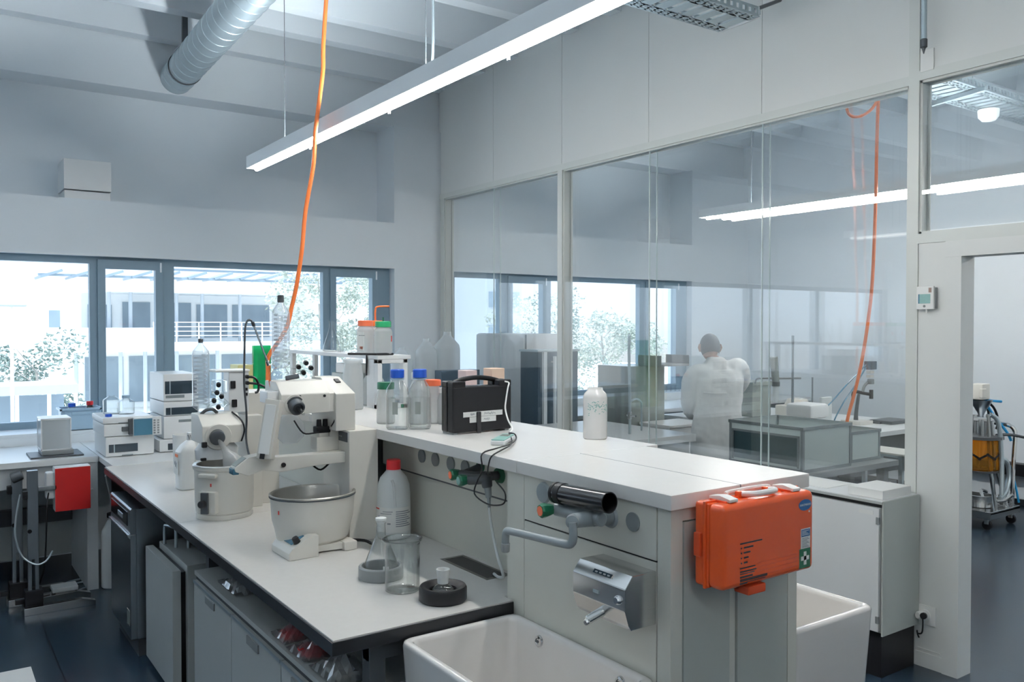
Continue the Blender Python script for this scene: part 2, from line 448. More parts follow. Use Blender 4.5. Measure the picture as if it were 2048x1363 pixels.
for nm, spans, z0, z1 in (('window_3', [(5.45, 6.405), (6.409, 7.27)], .06, 3.035), ('window_4', [(2.462, 3.412), (3.416, 4.402), (4.406, 5.39)], .06, 3.035), ('window_5', [(1.0, 2.405)], 2.255, 3.05)):
    ya, yb = spans[0][0], spans[-1][1]
    f = B()
    for xx in (XP0 + .012, XP1 - .012):
        for q0, q1 in (((ya, z0), (yb, z0 + .012)), ((ya, z1 - .012), (yb, z1)), ((ya, z0), (ya + .012, z1)), ((yb - .012, z0), (yb, z1))):
            f.box((xx - .006, q0[0], q0[1]), (xx + .006, q1[0], q1[1]))
    w = obj(nm, f, alu_frame, smooth=False); w['kind'] = 'structure'
    for (a, c) in spans:
        for xx in (XP0 + .008, XP1 - .020):
            struct('pane', B().box((xx, a, z0), (xx + .008, c, z1)), pane, w, smooth=False)
            if a > ya: struct('joint', B().box((xx - .001, a - .004, z0), (xx + .009, a, z1)), pane_edge, w, smooth=False)
b = B().box((XP0 - .014, 2.175, 0), (XP1 + .014, 2.2555, 2.1245)).box((XP0 - .014, .95, 2.125), (XP1 + .014, 2.2555, 2.2045)).box((XP0 - .014, .95, 0), (XP1 + .014, 1.03, 2.1245))
struct('door_1', b, panelp, smooth=False)
struct('baseboard_right', B().box((XP0 - .008, 2.255, 0), (XP0, 2.405, .075)).box((XP0 - .004, 2.27, .09), (XP0, 2.39, .095)), panelp, smooth=False)
struct('baseboard_far_right', B().box((8.90, -3, 0), (8.92, 7.3, .06)), black_edge, smooth=False)

# ================================================================ OUTSIDE THE WINDOWS
ext_w = mat('facade_white', (.80, .81, .81), .8, noise=.04, nscale=1.0)
ext_g = mat('facade_grey', (.40, .44, .48), .7, noise=.06, nscale=1.0)
ext_b = mat('facade_glass', (.22, .28, .33), .35, noise=.25, nscale=.8)
ext_gr = mat('pale_ground', (.80, .79, .75), .9, noise=.12, nscale=.4)
leaf_p = mat('pale_leaves', (.42, .46, .40), .7, noise=.35, nscale=1.6)
leaf_d = mat('grey_green_leaves', (.20, .26, .23), .7, noise=.35, nscale=1.6)
bark = mat('bark', (.36, .34, .31), .9, noise=.2)
tag(obj('ground', B().box((-40, 9.5, -4.2), (90, 120, -4.0)), ext_gr, smooth=False), 'pale sunlit ground outside the windows', 'ground', kind='structure')

bld = thing('building', 'pale building opposite with balcony, columns and slatted roof canopy', 'building', (12, 60, -4))
part('wall', B().box((9, 64, -4), (30, 65, 4.2)), ext_w, bld, smooth=False)
part('floor_slab', B().box((5.9, 59.2, .05), (26, 64, .65)).box((5.9, 59.2, .65), (12.6, 59.5, 1.62)), ext_w, bld, smooth=False)
part('roof', B().box((5.6, 58.5, 3.95), (27, 65, 4.3)), ext_w, bld, smooth=False)
cn = B()
for k in range(13): cn.obox((6.5 + k * 1.7, 59, 4.9 + .03 * k), (1, .0, .35), (0, 1, 0), (1.25, 3.2, .16))
cn.box((5.8, 57.6, 4.75), (28, 57.8, 4.9)).box((9, 60.6, 5.5), (28, 60.8, 5.65))
part('roof_canopy', cn, ext_b, bld, smooth=False)
for x in (8.1, 10.7, 12.2, 14.2, 16.9, 19.6): part('column', B().cyl((x, 59.8, -4), (x, 59.8, .05), .13, n=12), ext_g, bld)
for x in (10.1, 11.4, 14.3, 16.0, 18.6): part('column', B().cyl((x, 60.2, .65), (x, 60.2, 3.95), .12, n=12), ext_g, bld)
rl = B()
for z in (1.05, 1.35, 1.65, 1.95): rl.box((12.6, 59.3, z), (26, 59.36, z + .06))
for k in range(10): rl.box((12.6 + k * 1.45, 59.28, .65), (12.68 + k * 1.45, 59.36, 2.0))
part('railing', rl, ext_w, bld, smooth=False)
for x0, x1, z0, z1 in ((9.4, 10.9, 1.0, 3.2), (11.6, 13.4, 1.0, 3.4), (14.0, 16.2, .9, 3.4), (16.6, 18.8, .9, 3.3), (19.2, 22, .9, 3.3), (9.2, 11.6, -3.4, -.4), (12.0, 14.4, -3.6, -.4), (14.8, 18, -3.6, -.4), (18.4, 23, -3.6, -.4)):
    part('window', B().box((x0, 63.9, z0), (x1, 64.0, z1)), ext_b, bld, smooth=False)
hs = thing('house', 'white gabled house behind the street lamp at far left', 'house', (8.5, 80, -4))
part('wall', B().prism([(4.6, -4), (12.5, -4), (12.5, 4.0), (8.6, 7.0), (4.6, 2.6)], 'y', 78, 88), ext_w, hs, smooth=False)
part('window', B().box((8.6, 77.9, 1.6), (9.4, 78, 3.0)), ext_b, hs, smooth=False)
lp = thing('street_lamp', 'slim white street lamp outside the left window', 'street lamp', (1.38, 18, -4))
part('pole', B().cyl((1.38, 18, -4), (1.38, 18, 2.12), .035, .03), ext_w, lp)
part('lamp_head', B().box((1.16, 17.9, 2.12), (1.62, 18.1, 2.17), .02), ext_g, lp)
shd = thing('bike_shelter', 'long low grey shelter with flat roof behind the street lamp', 'shelter', (2.2, 25, -4))
part('roof', B().box((1.2, 24, .05), (3.3, 26, .28)), ext_g, shd, smooth=False)
for x in (1.25, 1.9, 2.6, 3.2): part('post', B().box((x, 24, -4), (x + .08, 24.1, .05)), ext_w, shd, smooth=False)
part('back_wall', B().box((1.3, 25.9, -4), (3.2, 26, -.1)), ext_b, shd, smooth=False)

def tree(label, x, y, z0, h, r, m, seed, n=900, trunk_r=.10):
    rnd = random.Random(seed)
    t = thing('tree', label, 'tree', (x, y, z0), 'trees outside the windows')
    b = B(); b.tube([(x, y, z0), (x + .1, y, z0 + h * .4), (x - .05, y + .1, z0 + h * .8)], trunk_r, n=8, rr=(trunk_r, trunk_r * .35))
    for k in range(7):
        a = rnd.random() * 6.28; zz = z0 + h * (.35 + .07 * k)
        b.tube([(x, y, zz), (x + math.cos(a) * r * .6, y + math.sin(a) * r * .6, zz + h * .16)], trunk_r * .3, n=6, smooth=0, rr=(trunk_r * .35, trunk_r * .1))
    part('trunk', b, bark, t)
    bm = bmesh.new()
    cl = [(rnd.uniform(-.75, .75), rnd.uniform(-.75, .75), rnd.uniform(.32, .95), rnd.uniform(.22, .42)) for _ in range(18)]
    for k in range(n * 4):
        c = rnd.choice(cl); d = Vector((rnd.gauss(0, 1), rnd.gauss(0, 1), rnd.gauss(0, 1))).normalized() * c[3] * (rnd.random() ** .4)
        p = Vector((x + (c[0] + d.x) * r, y + (c[1] + d.y) * r, z0 + c[2] * h + d.z * r))
        u = Vector((rnd.gauss(0, 1), rnd.gauss(0, 1), rnd.gauss(0, .6))).normalized(); v = u.cross(Vector((rnd.gauss(0, 1), rnd.gauss(0, 1), rnd.gauss(0, 1)))).normalized()
        s_ = r * rnd.uniform(.022, .055)
        w_ = u.cross(v) * s_ * .25
        q = [bm.verts.new(p + u * s_), bm.verts.new(p + v * s_ * .55 + w_), bm.verts.new(p - u * s_), bm.verts.new(p - v * s_ * .55 + w_)]
        bm.faces.new(q)
    bb = B(); bb.bm.free(); bb.bm = bm
    part('foliage', bb, m, t, smooth=False)
    return t
tree('dark leafy tree behind the street lamp at the left window', 3.2, 32, -4, 5.4, 2.0, leaf_d, 1, 900)
tree('pale tree against the right part of the long window', 11.9, 29, -4, 8.2, 2.0, leaf_p, 2, 1100)
tree('tall pale tree filling the narrow right window sash', 15.4, 31, -4, 9.0, 2.0, leaf_p, 3, 1300)
tree('pale tree just left of the corner column', 19.0, 36, -4, 9.5, 2.0, leaf_p, 4, 1000)
tree('sparse tree outside the second lab above the tall white cabinet', 17.5, 24, -4, 7.0, 1.5, leaf_p, 5, 500)
tree('grey green tree outside the second lab beside the partition post', 21.2, 27, -4, 7.5, 1.6, leaf_d, 6, 500)
tree('pale tree outside the second lab left of the person in the white coat', 24.5, 28, -4, 6.8, 2.2, leaf_p, 8, 900)
tw = thing('tower_block', 'narrow pale tower block beyond the second lab windows', 'building', (30, 60, -4))
part('wall', B().box((36, 55, -4), (39.5, 60, 20)), ext_g, tw, smooth=False)
for k in range(5): part('window', B().box((36.3, 54.95, -2 + k * 2.6), (39.2, 55, -.8 + k * 2.6)), ext_b, tw, smooth=False)

# ================================================================ ISLAND: BENCH, SPINE, SINKS, CABINETS
# worktops
t = thing('bench_worktop', 'grey lab worktop with black edge carrying the two rotary evaporators', 'worktop', (.93, 2.2, .865))
part('top_panel', B().prism([(.935, 2.205), (1.547, 2.205), (1.547, 2.253), (1.718, 2.253), (1.718, 3.926), (.935, 3.926)], 'z', .8955, .9).box((.935, 3.930, .8955), (1.718, 5.75, .9)), top_lam, t, smooth=False)
part('black_edge', B().prism([(.93, 2.2), (1.547, 2.2), (1.547, 2.253), (1.718, 2.253), (1.718, 5.755), (.93, 5.755)], 'z', .858, .8955), black_edge, t, 'black laminate edge', smooth=False)
fr = B()
for y in (2.26, 3.93, 5.6):
    fr.box((1.06, y - .025, 0), (1.11, y + .025, .858)).box((1.48, y - .025, 0), (1.53, y + .025, .858)).box((1.06, y - .02, .80), (1.53, y + .02, .855))
fr.box((1.06, 2.26, .82), (1.10, 5.6, .856)).box((1.48, 2.26, .82), (1.52, 5.6, .856))
part('frame', fr, dark_grey, t, 'dark steel underframe', smooth=False)
sw = part('drip_well', B().box((1.60, 2.43, .86), (1.69, 2.445, .9012)).box((1.60, 2.735, .86), (1.69, 2.75, .9012)).box((1.595, 2.43, .86), (1.607, 2.75, .9012)).box((1.684, 2.43, .86), (1.696, 2.75, .9012)), brush_m, t, 'small rectangular drain well', smooth=False)
part('well_bottom', B().box((1.605, 2.44, .8995), (1.686, 2.74, .9005)), black_pl, sw, smooth=False)

t = thing('corner_worktop', 'white worktop joining island and window bench under the instrument stacks', 'worktop', (.98, 5.76, .865))
part('top_panel', B().box((.98, 5.758, .862), (2.3, 7.08, .9), .003), white_lam, t)
part('end_panel', B().box((1.18, 5.80, 0), (1.20, 7.0, .862)), dark_grey, t, 'dark end panel', smooth=False)
t = thing('window_bench', 'white bench along the left windows with apron and end panel', 'bench', (-1, 6.25, 0))
part('top_panel', B().box((-3.5, 6.25, .86), (.976, 7.08, .9), .003), white_lam, t)
part('apron', B().box((-3.5, 6.30, .72), (.90, 6.33, .86)), white_lam, t, smooth=False)
part('end_panel', B().box((.905, 6.26, .0), (.972, 7.0, .86)), white_lam, t, smooth=False)
part('back_panel', B().box((-3.5, 6.98, .10), (.905, 7.0, .86)), cab_lam, t, smooth=False)
part('cable_rail', B().box((-3.5, 6.90, .36), (.90, 6.975, .47)), dark_grey, t, 'dark cable channel', smooth=False)

# service spine with recess on the bench side
SX0, SX1, SY = 1.55, 2.06, 1.513
t = thing('service_spine', 'tall grey-beige service unit standing behind the bench', 'service unit', (1.8, SY, 0))
b = B()
b.box((SX0, SY + .03, 0), (SX0 + .022, 1.560, 1.313)).box((SX0, 2.148, 0), (SX0 + .03, 2.24, 1.313))
b.box((SX0, SY, 0), (SX0 + .042, SY + .03, 1.313)).box((SX0 + .04, SY, 1.28), (2.04, SY + .02, 1.313)).box((2.02, SY, 0), (2.06, SY + .03, 1.313))
b.box((1.775, SY + .004, 0), (1.80, SY + .02, 1.28)).box((SX0, 1.55, 1.343 - .03), (SX0 + .03, 2.24, 1.343))
b.box((1.72, 2.2, 0), (1.75, 5.3, 1.30)).box((1.75, 1.55, .0), (2.03, 5.3, 1.30)).box((2.03, SY + .03, 0), (2.06, 5.3, 1.30))
b.box((1.58, 2.235, .9), (1.75, 2.25, 1.30))
part('carcass', b, spine_lam, t, smooth=False)
part('socket_panel', B().box((1.70, 2.243, 1.160), (1.72, 3.44, 1.312)), spine_lam, t, smooth=False)
part('recess_lip', B().box((1.702, 2.243, 1.153), (1.72, 3.44, 1.160)), dark_grey, t, smooth=False)
part('upper_panel', B().box((SX0 - .002, 1.563, 1.172), (SX0 + .02, 2.145, 1.338), .002), spine_lam, t)
part('lower_panel', B().box((SX0 - .002, 1.563, .30), (SX0 + .02, 2.145, 1.167), .002), spine_lam, t)
part('shadow_gap', B().box((SX0 + .004, 1.560, .3), (SX0 + .021, 2.148, 1.3395)), black_pl, t, smooth=False)
part('end_door', B().box((SX0 + .046, SY - .002, 0), (1.772, SY + .015, 1.276), .002), spine_door, t, 'grey end door on the left')
part('end_door', B().box((1.803, SY - .002, 0), (2.016, SY + .015, 1.276), .002), spine_door, t, 'grey end door on the right')
for y in (3.074, 2.962, 2.841, 2.734): part('blanking_cap', B().cyl((1.702, y, 1.239), (1.693, y, 1.239), .0272, n=28), disc_grey, t)
part('blanking_cap', B().cyl((SX0 + .002, 1.648, 1.258), (SX0 - .006, 1.648, 1.258), .0255, n=28), disc_grey, t)
sk = part('socket_column', B().box((1.62, 3.45, .90), (1.72, 3.62, 1.30)), dark_grey, t, 'dark socket column', smooth=False)
for z in (1.00, 1.09, 1.24): part('socket_outlet', B().cyl((1.622, 3.52, z), (1.59, 3.52, z), .03, .026), black_pl, sk)

t = thing('spine_shelf_top', 'long pale shelf top over the service unit', 'shelf', (1.8, 1.5, 1.345))
part('shelf_board', B().box((SX0 - .012, SY - .012, 1.343 - .03), (2.10, 2.172, 1.353), .003).box((SX0 - .012, 2.174, 1.343 - .03), (2.16, 3.905, 1.353), .003).box((SX0 - .012, 3.907, 1.313), (2.16, 5.3, 1.353), .003), shelf_lam, t)
part('seam_strip', B().box((1.798, SY - .0135, 1.315), (1.801, 2.172, 1.3535)), mid_grey, t, smooth=False)

# sinks ---------------------------------------------------------------------------------------------
def sink(label, x0, x1, y0, y1, z1, z0, group):
    t = thing('ceramic_sink', label, 'sink', ((x0 + x1) / 2, (y0 + y1) / 2, z0), group)
    bm = bmesh.new()
    def rr(ix, iy, r, z, n=5):
        out = []
        for cx, cy_, a0 in ((x1 - ix - r, y1 - iy - r, 0), (x0 + ix + r, y1 - iy - r, 90), (x0 + ix + r, y0 + iy + r, 180), (x1 - ix - r, y0 + iy + r, 270)):
            for k in range(n + 1):
                a = math.radians(a0 + 90 * k / n); out.append(bm.verts.new((cx + r * math.cos(a), cy_ + r * math.sin(a), z)))
        return out
    rows = [rr(.05, .05, .03, z0), rr(.022, .022, .04, z0 + .004), rr(.012, .012, .045, z0 + .025), rr(0, 0, .035, z1 - .012), rr(.003, .003, .035, z1 - .003), rr(.010, .010, .03, z1),
            rr(.020, .020, .026, z1), rr(.027, .027, .024, z1 - .004), rr(.030, .030, .024, z1 - .015), rr(.045, .045, .04, z0 + .06), rr(.065, .065, .04, z0 + .035), rr(.10, .10, .04, z0 + .03)]
    for a, c in zip(rows, rows[1:]):
        n = len(a)
        for k in range(n): bm.faces.new((a[k], a[(k + 1) % n], c[(k + 1) % n], c[k]))
    bm.faces.new(rows[0][::-1]); bm.faces.new(rows[-1])
    b = B(); b.bm.free(); b.bm = bm
    part('basin', b, ceramic, t, angle=60)
    part('drain', B().lathe([(0, 0), (.035, 0), (.035, .006), (.028, .008), (0, .004)], ((x0 + x1) / 2, (y0 + y1) / 2, z0 + .031)), chrome, t)
    return t
s1 = sink('white ceramic trough sink under the soap dispenser and grey tap', 1.13, 1.5465, 1.55, 2.19, .868, .56, 'white ceramic sinks')
for y in (2.02, 1.66):
    o_ = part('overflow_rosette', B().lathe([(0, .010), (.007, .010), (.009, .012), (.0155, .010), (.018, .002), (.018, 0)], (1.5185, y, .832), axis=(-1, 0, .06)), chrome, s1)
    part('slot', B().box((1.504, y - .008, .8305), (1.5075, y + .008, .8335)), dark_grey, o_, smooth=False)
s2 = sink('white ceramic sink on the far side of the service unit by the orange case', 2.062, 2.49, 1.53, 2.12, .888, .58, 'white ceramic sinks')

# grey tap on the end block ------------------------------------------------------------------------
t = thing('water_tap', 'grey lab tap with green knob and swivel spout over the front sink', 'tap', (1.45, 1.8, 1.25))
part('body', B().cyl((1.485, 1.90, 1.255), (1.485, 1.70, 1.262), .019, n=20, bev=.004).cyl((1.5478, 1.74, 1.258), (1.485, 1.74, 1.258), .024, .022).cyl((1.485, 1.74, 1.259), (1.42, 1.745, 1.259), .022, .020, bev=.004), tap_grey, t)
part('flange', B().cyl((1.5478, 1.74, 1.256), (1.54, 1.74, 1.256), .033, .029), tap_grey, t)
part('flange', B().cyl((1.5478, 2.04, 1.272), (1.54, 2.04, 1.272), .033, .029), tap_grey, t)
part('spout', B().tube([(1.40, 1.722, 1.262), (1.40, 1.72, 1.245), (1.40, 1.719, 1.225), (1.40, 1.728, 1.205), (1.40, 1.76, 1.198), (1.41, 1.9, 1.186), (1.42, 2.03, 1.174), (1.422, 2.058, 1.168), (1.423, 2.066, 1.150), (1.423, 2.066, 1.125)], .0115, n=14, smooth=4).cyl((1.42, 1.745, 1.259), (1.40, 1.724, 1.262), .019, .017), tap_grey, t)
part('nozzle', B().cyl((1.423, 2.066, 1.132), (1.423, 2.066, 1.105), .014, .0125, n=16, bev=.002), mid_grey, t)
def knob(parent, p, d, col=green_pl, s=1.0, face=ink_or):
    d = Vector(d).normalized(); p = Vector(p)
    k = part('knob', B().lathe([(0, 0), (.012 * s, 0), (.0165 * s, .010 * s), (.021 * s, .030 * s), (.021 * s, .040 * s), (.018 * s, .045 * s), (0, .045 * s)], p, 8, d), col, parent, 'green octagonal knob', angle=20)
    part('marker', B().lathe([(0, 0), (.014 * s, 0), (.014 * s, .0015), (0, .0015)], p + d * (.045 * s), 16, d), face, k)
    return k
knob(t, (1.475, 1.900, 1.256), (-1, .10, -.02), face=orange_cap)
t = thing('vacuum_tube', 'black cylindrical tube open at one end lying on the grey tap', 'tube', (1.47, 1.8, 1.30))
part('pipe', B().lathe([(.020, .0), (.0285, 0), (.0285, .225), (.0255, .225), (.0245, .02), (.0, .02)], (1.474, 1.885, 1.3055), 28, (0, -1, .045)), black_sh, t)
part('collar', B().lathe([(.0, -.003), (.024, -.003), (.0305, .004), (.0305, .012), (.0275, .014), (.0275, .020), (.0305, .022), (.0305, .042), (.0285, .043)], (1.474, 1.890, 1.3055), 28, (0, -1, .045)), black_pl, t)

# double valve on the spine --------------------------------------------------------------------------
t = thing('water_valve', 'dark double water valve with green knobs below the shelf', 'valve', (1.5, 2.3, 1.27))
part('body', B().tube([(1.695, 2.50, 1.243), (1.655, 2.50, 1.244), (1.63, 2.51, 1.246), (1.62, 2.56, 1.240), (1.615, 2.63, 1.236)], .0165, n=12).cyl((1.695, 2.625, 1.256), (1.62, 2.615, 1.240), .014).cyl((1.62, 2.475, 1.252), (1.62, 2.463, 1.212), .022, .018, bev=.004).tube([(1.645, 2.50, 1.244), (1.62, 2.47, 1.244), (1.60, 2.50, 1.238), (1.585, 2.53, 1.234)], .018, n=12), dark_grey, t)
part('flange', B().cyl((1.6998, 2.50, 1.243), (1.686, 2.50, 1.243), .030, .026), green_pl, t)
part('flange', B().cyl((1.6998, 2.625, 1.258), (1.688, 2.625, 1.258), .022, .019), green_pl, t)
knob(t, (1.622, 2.640, 1.236), (-1, .12, -.03), face=orange_cap, s=1.0)
knob(t, (1.592, 2.535, 1.234), (-1, .06, -.03), s=1.0, face=teal_pl)
part('outlet', B().cyl((1.62, 2.462, 1.214), (1.62, 2.455, 1.178), .013, .011, bev=.002).cyl((1.62, 2.455, 1.18), (1.62, 2.452, 1.135), .0072, .0045), tap_grey, t)
solo('drain_hose', B().tube([(1.62, 2.452, 1.145), (1.62, 2.44, 1.09), (1.615, 2.41, 1.03), (1.60, 2.365, .985), (1.60, 2.345, .955), (1.615, 2.36, .925), (1.635, 2.42, .907), (1.645, 2.46, .9065)], .0052, n=8), milky_thick, 'thin milky hose hanging from the valve into the drain well', 'hose')

# soap dispenser -------------------------------------------------------------------------------------
t = thing('soap_dispenser', 'brushed steel soap dispenser on the end panel above the front sink', 'soap dispenser', (1.5, 1.67, 1.0))
part('housing', B().prism([(1.549, 1.008), (1.549, 1.147), (1.465, 1.1475), (1.440, 1.117), (1.440, 1.060), (1.452, 1.022), (1.462, 1.008)], 'y', 1.563, 1.770, .003), steel, t, angle=25)
part('level_window', B().obox((1.4515, 1.660, 1.1335), (0, 1, 0), (.025, 0, .0305), (.072, .0105, .002)), glass_dark, t, 'dark level window', smooth=False)
lw_ = B()
for k in range(4): lw_.obox((1.4503, 1.684 - k * .016, 1.1333), (0, 1, 0), (.025, 0, .0305), (.009, .004, .002))
part('level_marks', lw_, mid_grey, t, smooth=False)
part('badge', B().box((1.438, 1.661, 1.081), (1.4405, 1.685, 1.089), .0008), zinc, t)
part('lock', B().lathe([(0, .010), (.008, .010), (.011, .006), (.012, 0)], (1.4405, 1.588, 1.085), axis=(-1, 0, 0)), chrome, t)
part('spout', B().cyl((1.452, 1.660, 1.035), (1.405, 1.668, 1.018), .0125, .0115, bev=.002).cyl((1.418, 1.666, 1.020), (1.401, 1.669, 1.012), .010, .0085), steel, t)
part('spout_tip', B().cyl((1.4035, 1.6685, 1.0125), (1.3985, 1.6693, 1.0105), .0058), mid_grey, t)

# first aid case -------------------------------------------------------------------------------------
KX0, KX1, KY0, KY1, KZ0, KZ1 = 1.600, 1.965, 1.388, 1.482, 1.125, 1.338
t = thing('first_aid_case', 'orange first aid case with white handle on the end of the service unit', 'first aid case', (1.78, 1.44, KZ0))
part('front_shell', B().box((KX0, KY0, KZ0), (KX1, KY0 + .052, KZ1), .016, 4).box((KX0 + .002, KY0 + .046, KZ0 + .002), (KX1 - .002, KY0 + .056, KZ1 - .002), .003), orange_pl, t, angle=50)
part('rear_shell', B().box((KX0, KY0 + .058, KZ0), (KX1, KY1, KZ1), .010, 3).box((KX0 - .003, KY0 + .054, KZ0 - .003), (KX1 + .003, KY0 + .062, KZ1 + .003), .002), orange_pl, t, angle=50)
part('wall_bracket', B().box((KX0 - .009, KY0 + .066, KZ0 + .075), (KX0 + .004, KY1 - .006, KZ0 + .135), .003).box((KX0 + .06, KY1 - .002, KZ0 + .02), (KX1 - .03, SY - .002, KZ1 - .02), .004)
     .box((KX0 + .10, KY0 + .002, KZ0 - .026), (KX0 + .168, KY0 + .05, KZ0 - .003), .004).box((KX0 + .10, KY0 + .03, KZ0 - .02), (KX0 + .168, SY - .002, KZ0 - .003), .003), orange_d, t, 'orange holder clip')
for x in (1.655, 1.905):
    l_ = part('latch', B().prism([(KY0 + .012, KZ1 + .001), (KY0 + .012, KZ1 + .009), (KY0 + .045, KZ1 + .015), (KY0 + .08, KZ1 + .010), (KY0 + .08, KZ1 + .001)], 'x', x - .016, x + .016, .002), white_pl, t, 'white snap latch')
    part('latch_seat', B().box((x - .02, KY0 + .02, KZ1 - .004), (x + .02, KY0 + .075, KZ1 + .004), .002), orange_d, l_)
h_ = part('handle', B().tube([(1.735, KY0 + .058, KZ1 + .006), (1.737, KY0 + .035, KZ1 + .010), (1.750, KY0 + .022, KZ1 + .011), (1.79, KY0 + .017, KZ1 + .012), (1.826, KY0 + .022, KZ1 + .011), (1.838, KY0 + .035, KZ1 + .010), (1.84, KY0 + .058, KZ1 + .006)], .0075, n=10), white_pl, t, 'white carrying handle')
part('handle_mount', B().box((1.722, KY0 + .05, KZ1 - .003), (1.748, KY0 + .068, KZ1 + .014), .003).box((1.828, KY0 + .05, KZ1 - .003), (1.852, KY0 + .068, KZ1 + .014), .003), orange_pl, h_)
part('handle_rest', B().tube([(1.70, KY0 + .078, KZ1 + .006), (1.72, KY0 + .082, KZ1 + .009), (1.80, KY0 + .086, KZ1 + .009), (1.86, KY0 + .082, KZ1 + .009), (1.875, KY0 + .078, KZ1 + .006)], .006, n=8), white_pl, t)
F = KY0 - .0006
o_ = part('maker_badge', B().lathe([(0, 0), (.0265, 0), (.0265, .0012), (0, .0012)], (1.923, KY0 + .0004, 1.303), 32, (0, -1, 0), sx=1.0, sy=.56), ink_blue, t, 'blue oval badge with white lettering')
part('lettering', B().text('HARTMANN', .0082, (1.923, KY0 - .0011, 1.303), (1, 0, 0), (0, 0, 1)), paper, o_, smooth=False)
part('small_symbol', B().lathe([(0, 0), (.0028, 0), (.0028, .001), (0, .001)], (1.940, F, 1.284), 12, (0, -1, 0)), paper, t)
lb = B().box((1.906, F, 1.187), (1.946, KY0 + .001, 1.240)); lb.m = 1; lb.box((1.908, F - .0004, 1.2185), (1.944, F + .0005, 1.2375)); lb.m = 2
for k in range(4): lb.box((1.910, F - .0008, 1.2225 + k * .0036), (1.940 - (k % 3) * .006, F - .0002, 1.2238 + k * .0036))
lb.m = 3
for k in range(8): lb.box((1.911, F - .0008, 1.190 + k * .0034), (1.941 - (k % 3) * .005, F - .0002, 1.1912 + k * .0034))
part('sticker', lb, [paper, ink_blue, paper, ink_grey], t, 'white and blue inspection sticker', smooth=False)
cr = B().box((1.900, F, 1.135), (1.947, KY0 + .001, 1.1865)); cr.m = 1
cr.box((1.9065, F - .0006, 1.1555), (1.9405, F, 1.1665)).box((1.918, F - .0006, 1.1435), (1.929, F, 1.1785))
part('first_aid_sign', cr, [green_pl, paper], t, 'green first aid sign with white cross', smooth=False)
tx = B()
tx.box((1.664, F, 1.2345), (1.748, F + .001, 1.2380))
for k, w_ in enumerate((.036, .025, .018, .014)):
    z = 1.223 - k * .0125; tx.box((1.667, F, z), (1.671, F + .001, z + .004)).box((1.678, F, z), (1.678 + w_, F + .001, z + .004))
for z, w_, h__ in ((1.173, .058, .0028), (1.164, .062, .0035), (1.159, .055, .0025), (1.150, .048, .0045), (1.145, .105, .0025), (1.141, .105, .0035), (1.134, .028, .003), (1.137, .098, .0015)):
    tx.box((1.664, F, z), (1.664 + w_, F + .001, z + h__))
part('printed_list', tx, ink, t, 'black printed list of contents', smooth=False)
ln = B()
for z in (1.178, 1.168, 1.157, 1.146): ln.box((1.73, F + .0003, z), (1.895, F + .0008, z + .0008))
part('write_on_lines', ln, orange_d, t, smooth=False)

# dishwasher, box fridge, under-bench cabinet -------------------------------------------------------
t = thing('dishwasher', 'steel glassware washer with dark glossy door under the bench', 'dishwasher', (1.15, 5.1, 0))
part('body', B().box((.935, 4.83, .10), (1.48, 5.40, .80), .004), steel_d, t)
d_ = part('door', B().box((.905, 4.835, .10), (.937, 5.395, .66), .004), steel_d, t, 'steel front door')
part('rating_plate', B().box((.903, 4.86, .17), (.906, 4.93, .25)), lcd, d_, smooth=False)
p_ = part('control_panel', B().prism([(.905, .665), (.905, .795), (.912, .803), (.95, .803), (.95, .665)], 'y', 4.835, 5.395, .002), steel_d, t, 'steel control panel')
part('display', B().box((.902, 4.90, .70), (.906, 5.36, .775), .001), black_sh, p_, 'black display strip')
part('button', B().box((.899, 5.02, .72), (.903, 5.15, .745), .001), zinc, p_)
part('handle_recess', B().prism([(.905, .64), (.893, .655), (.893, .664), (.94, .664), (.94, .64)], 'y', 4.84, 5.39, .001), steel, t)
part('hinge_rail', B().box((1.03, 4.95, .803), (1.045, 5.35, .812)).box((1.05, 5.1, .803), (1.065, 5.3, .81)), zinc, t, smooth=False)
part('plinth', B().box((.945, 4.85, 0), (1.48, 5.38, .10)), dark_grey, t, smooth=False)

t = thing('mobile_waste_cabinet', 'grey lidded pull-out cabinet with loop handle beside the glassware washer', 'cabinet', (1.2, 4.5, 0))
part('body', B().box((1.03, 4.17, .04), (1.48, 4.74, .635), .004), cab_lam, t)
part('door', B().box((.965, 4.18, .03), (1.005, 4.76, .615), .004), cab_lam, t, 'slightly open grey front')
part('inner_gap', B().box((1.005, 4.20, .05), (1.03, 4.74, .60)), black_pl, t, smooth=False)
part('handle', B().tube([(1.04, 4.66, .62), (1.04, 4.66, .72), (1.045, 4.64, .735), (1.065, 4.57, .735), (1.07, 4.55, .72), (1.07, 4.55, .62)], .008, n=10), zinc, t, 'metal loop handle')
part('handle', B().tube([(1.12, 4.50, .62), (1.12, 4.50, .68), (1.13, 4.48, .695), (1.16, 4.36, .695), (1.165, 4.34, .68), (1.165, 4.34, .62)], .008, n=10), zinc, t, 'metal loop handle')
part('castor', B().cyl((1.06, 4.25, .022), (1.09, 4.25, .022), .022).cyl((1.06, 4.66, .022), (1.09, 4.66, .022), .022).cyl((1.40, 4.25, .022), (1.43, 4.25, .022), .022).cyl((1.40, 4.66, .022), (1.43, 4.66, .022), .022), black_pl, t)
t = thing('drawer_tower', 'narrow cream drawer tower between the pull-out cabinet and the dark bench leg', 'drawer unit', (1.15, 4.07, 0))
part('frame', B().box((1.10, 3.985, 0), (1.46, 4.15, .54)), lab_beige, t, smooth=False)
for k in range(6): part('drawer', B().prism([(1.10, .03 + k * .075), (1.10, .09 + k * .075), (1.088, .09 + k * .075), (1.078, .06 + k * .075), (1.088, .03 + k * .075)], 'y', 3.99, 4.145, .002), lab_beige, t)
part('label_clip', B().box((1.085, 3.99, .40), (1.10, 4.02, .47), .003), black_pl, t)

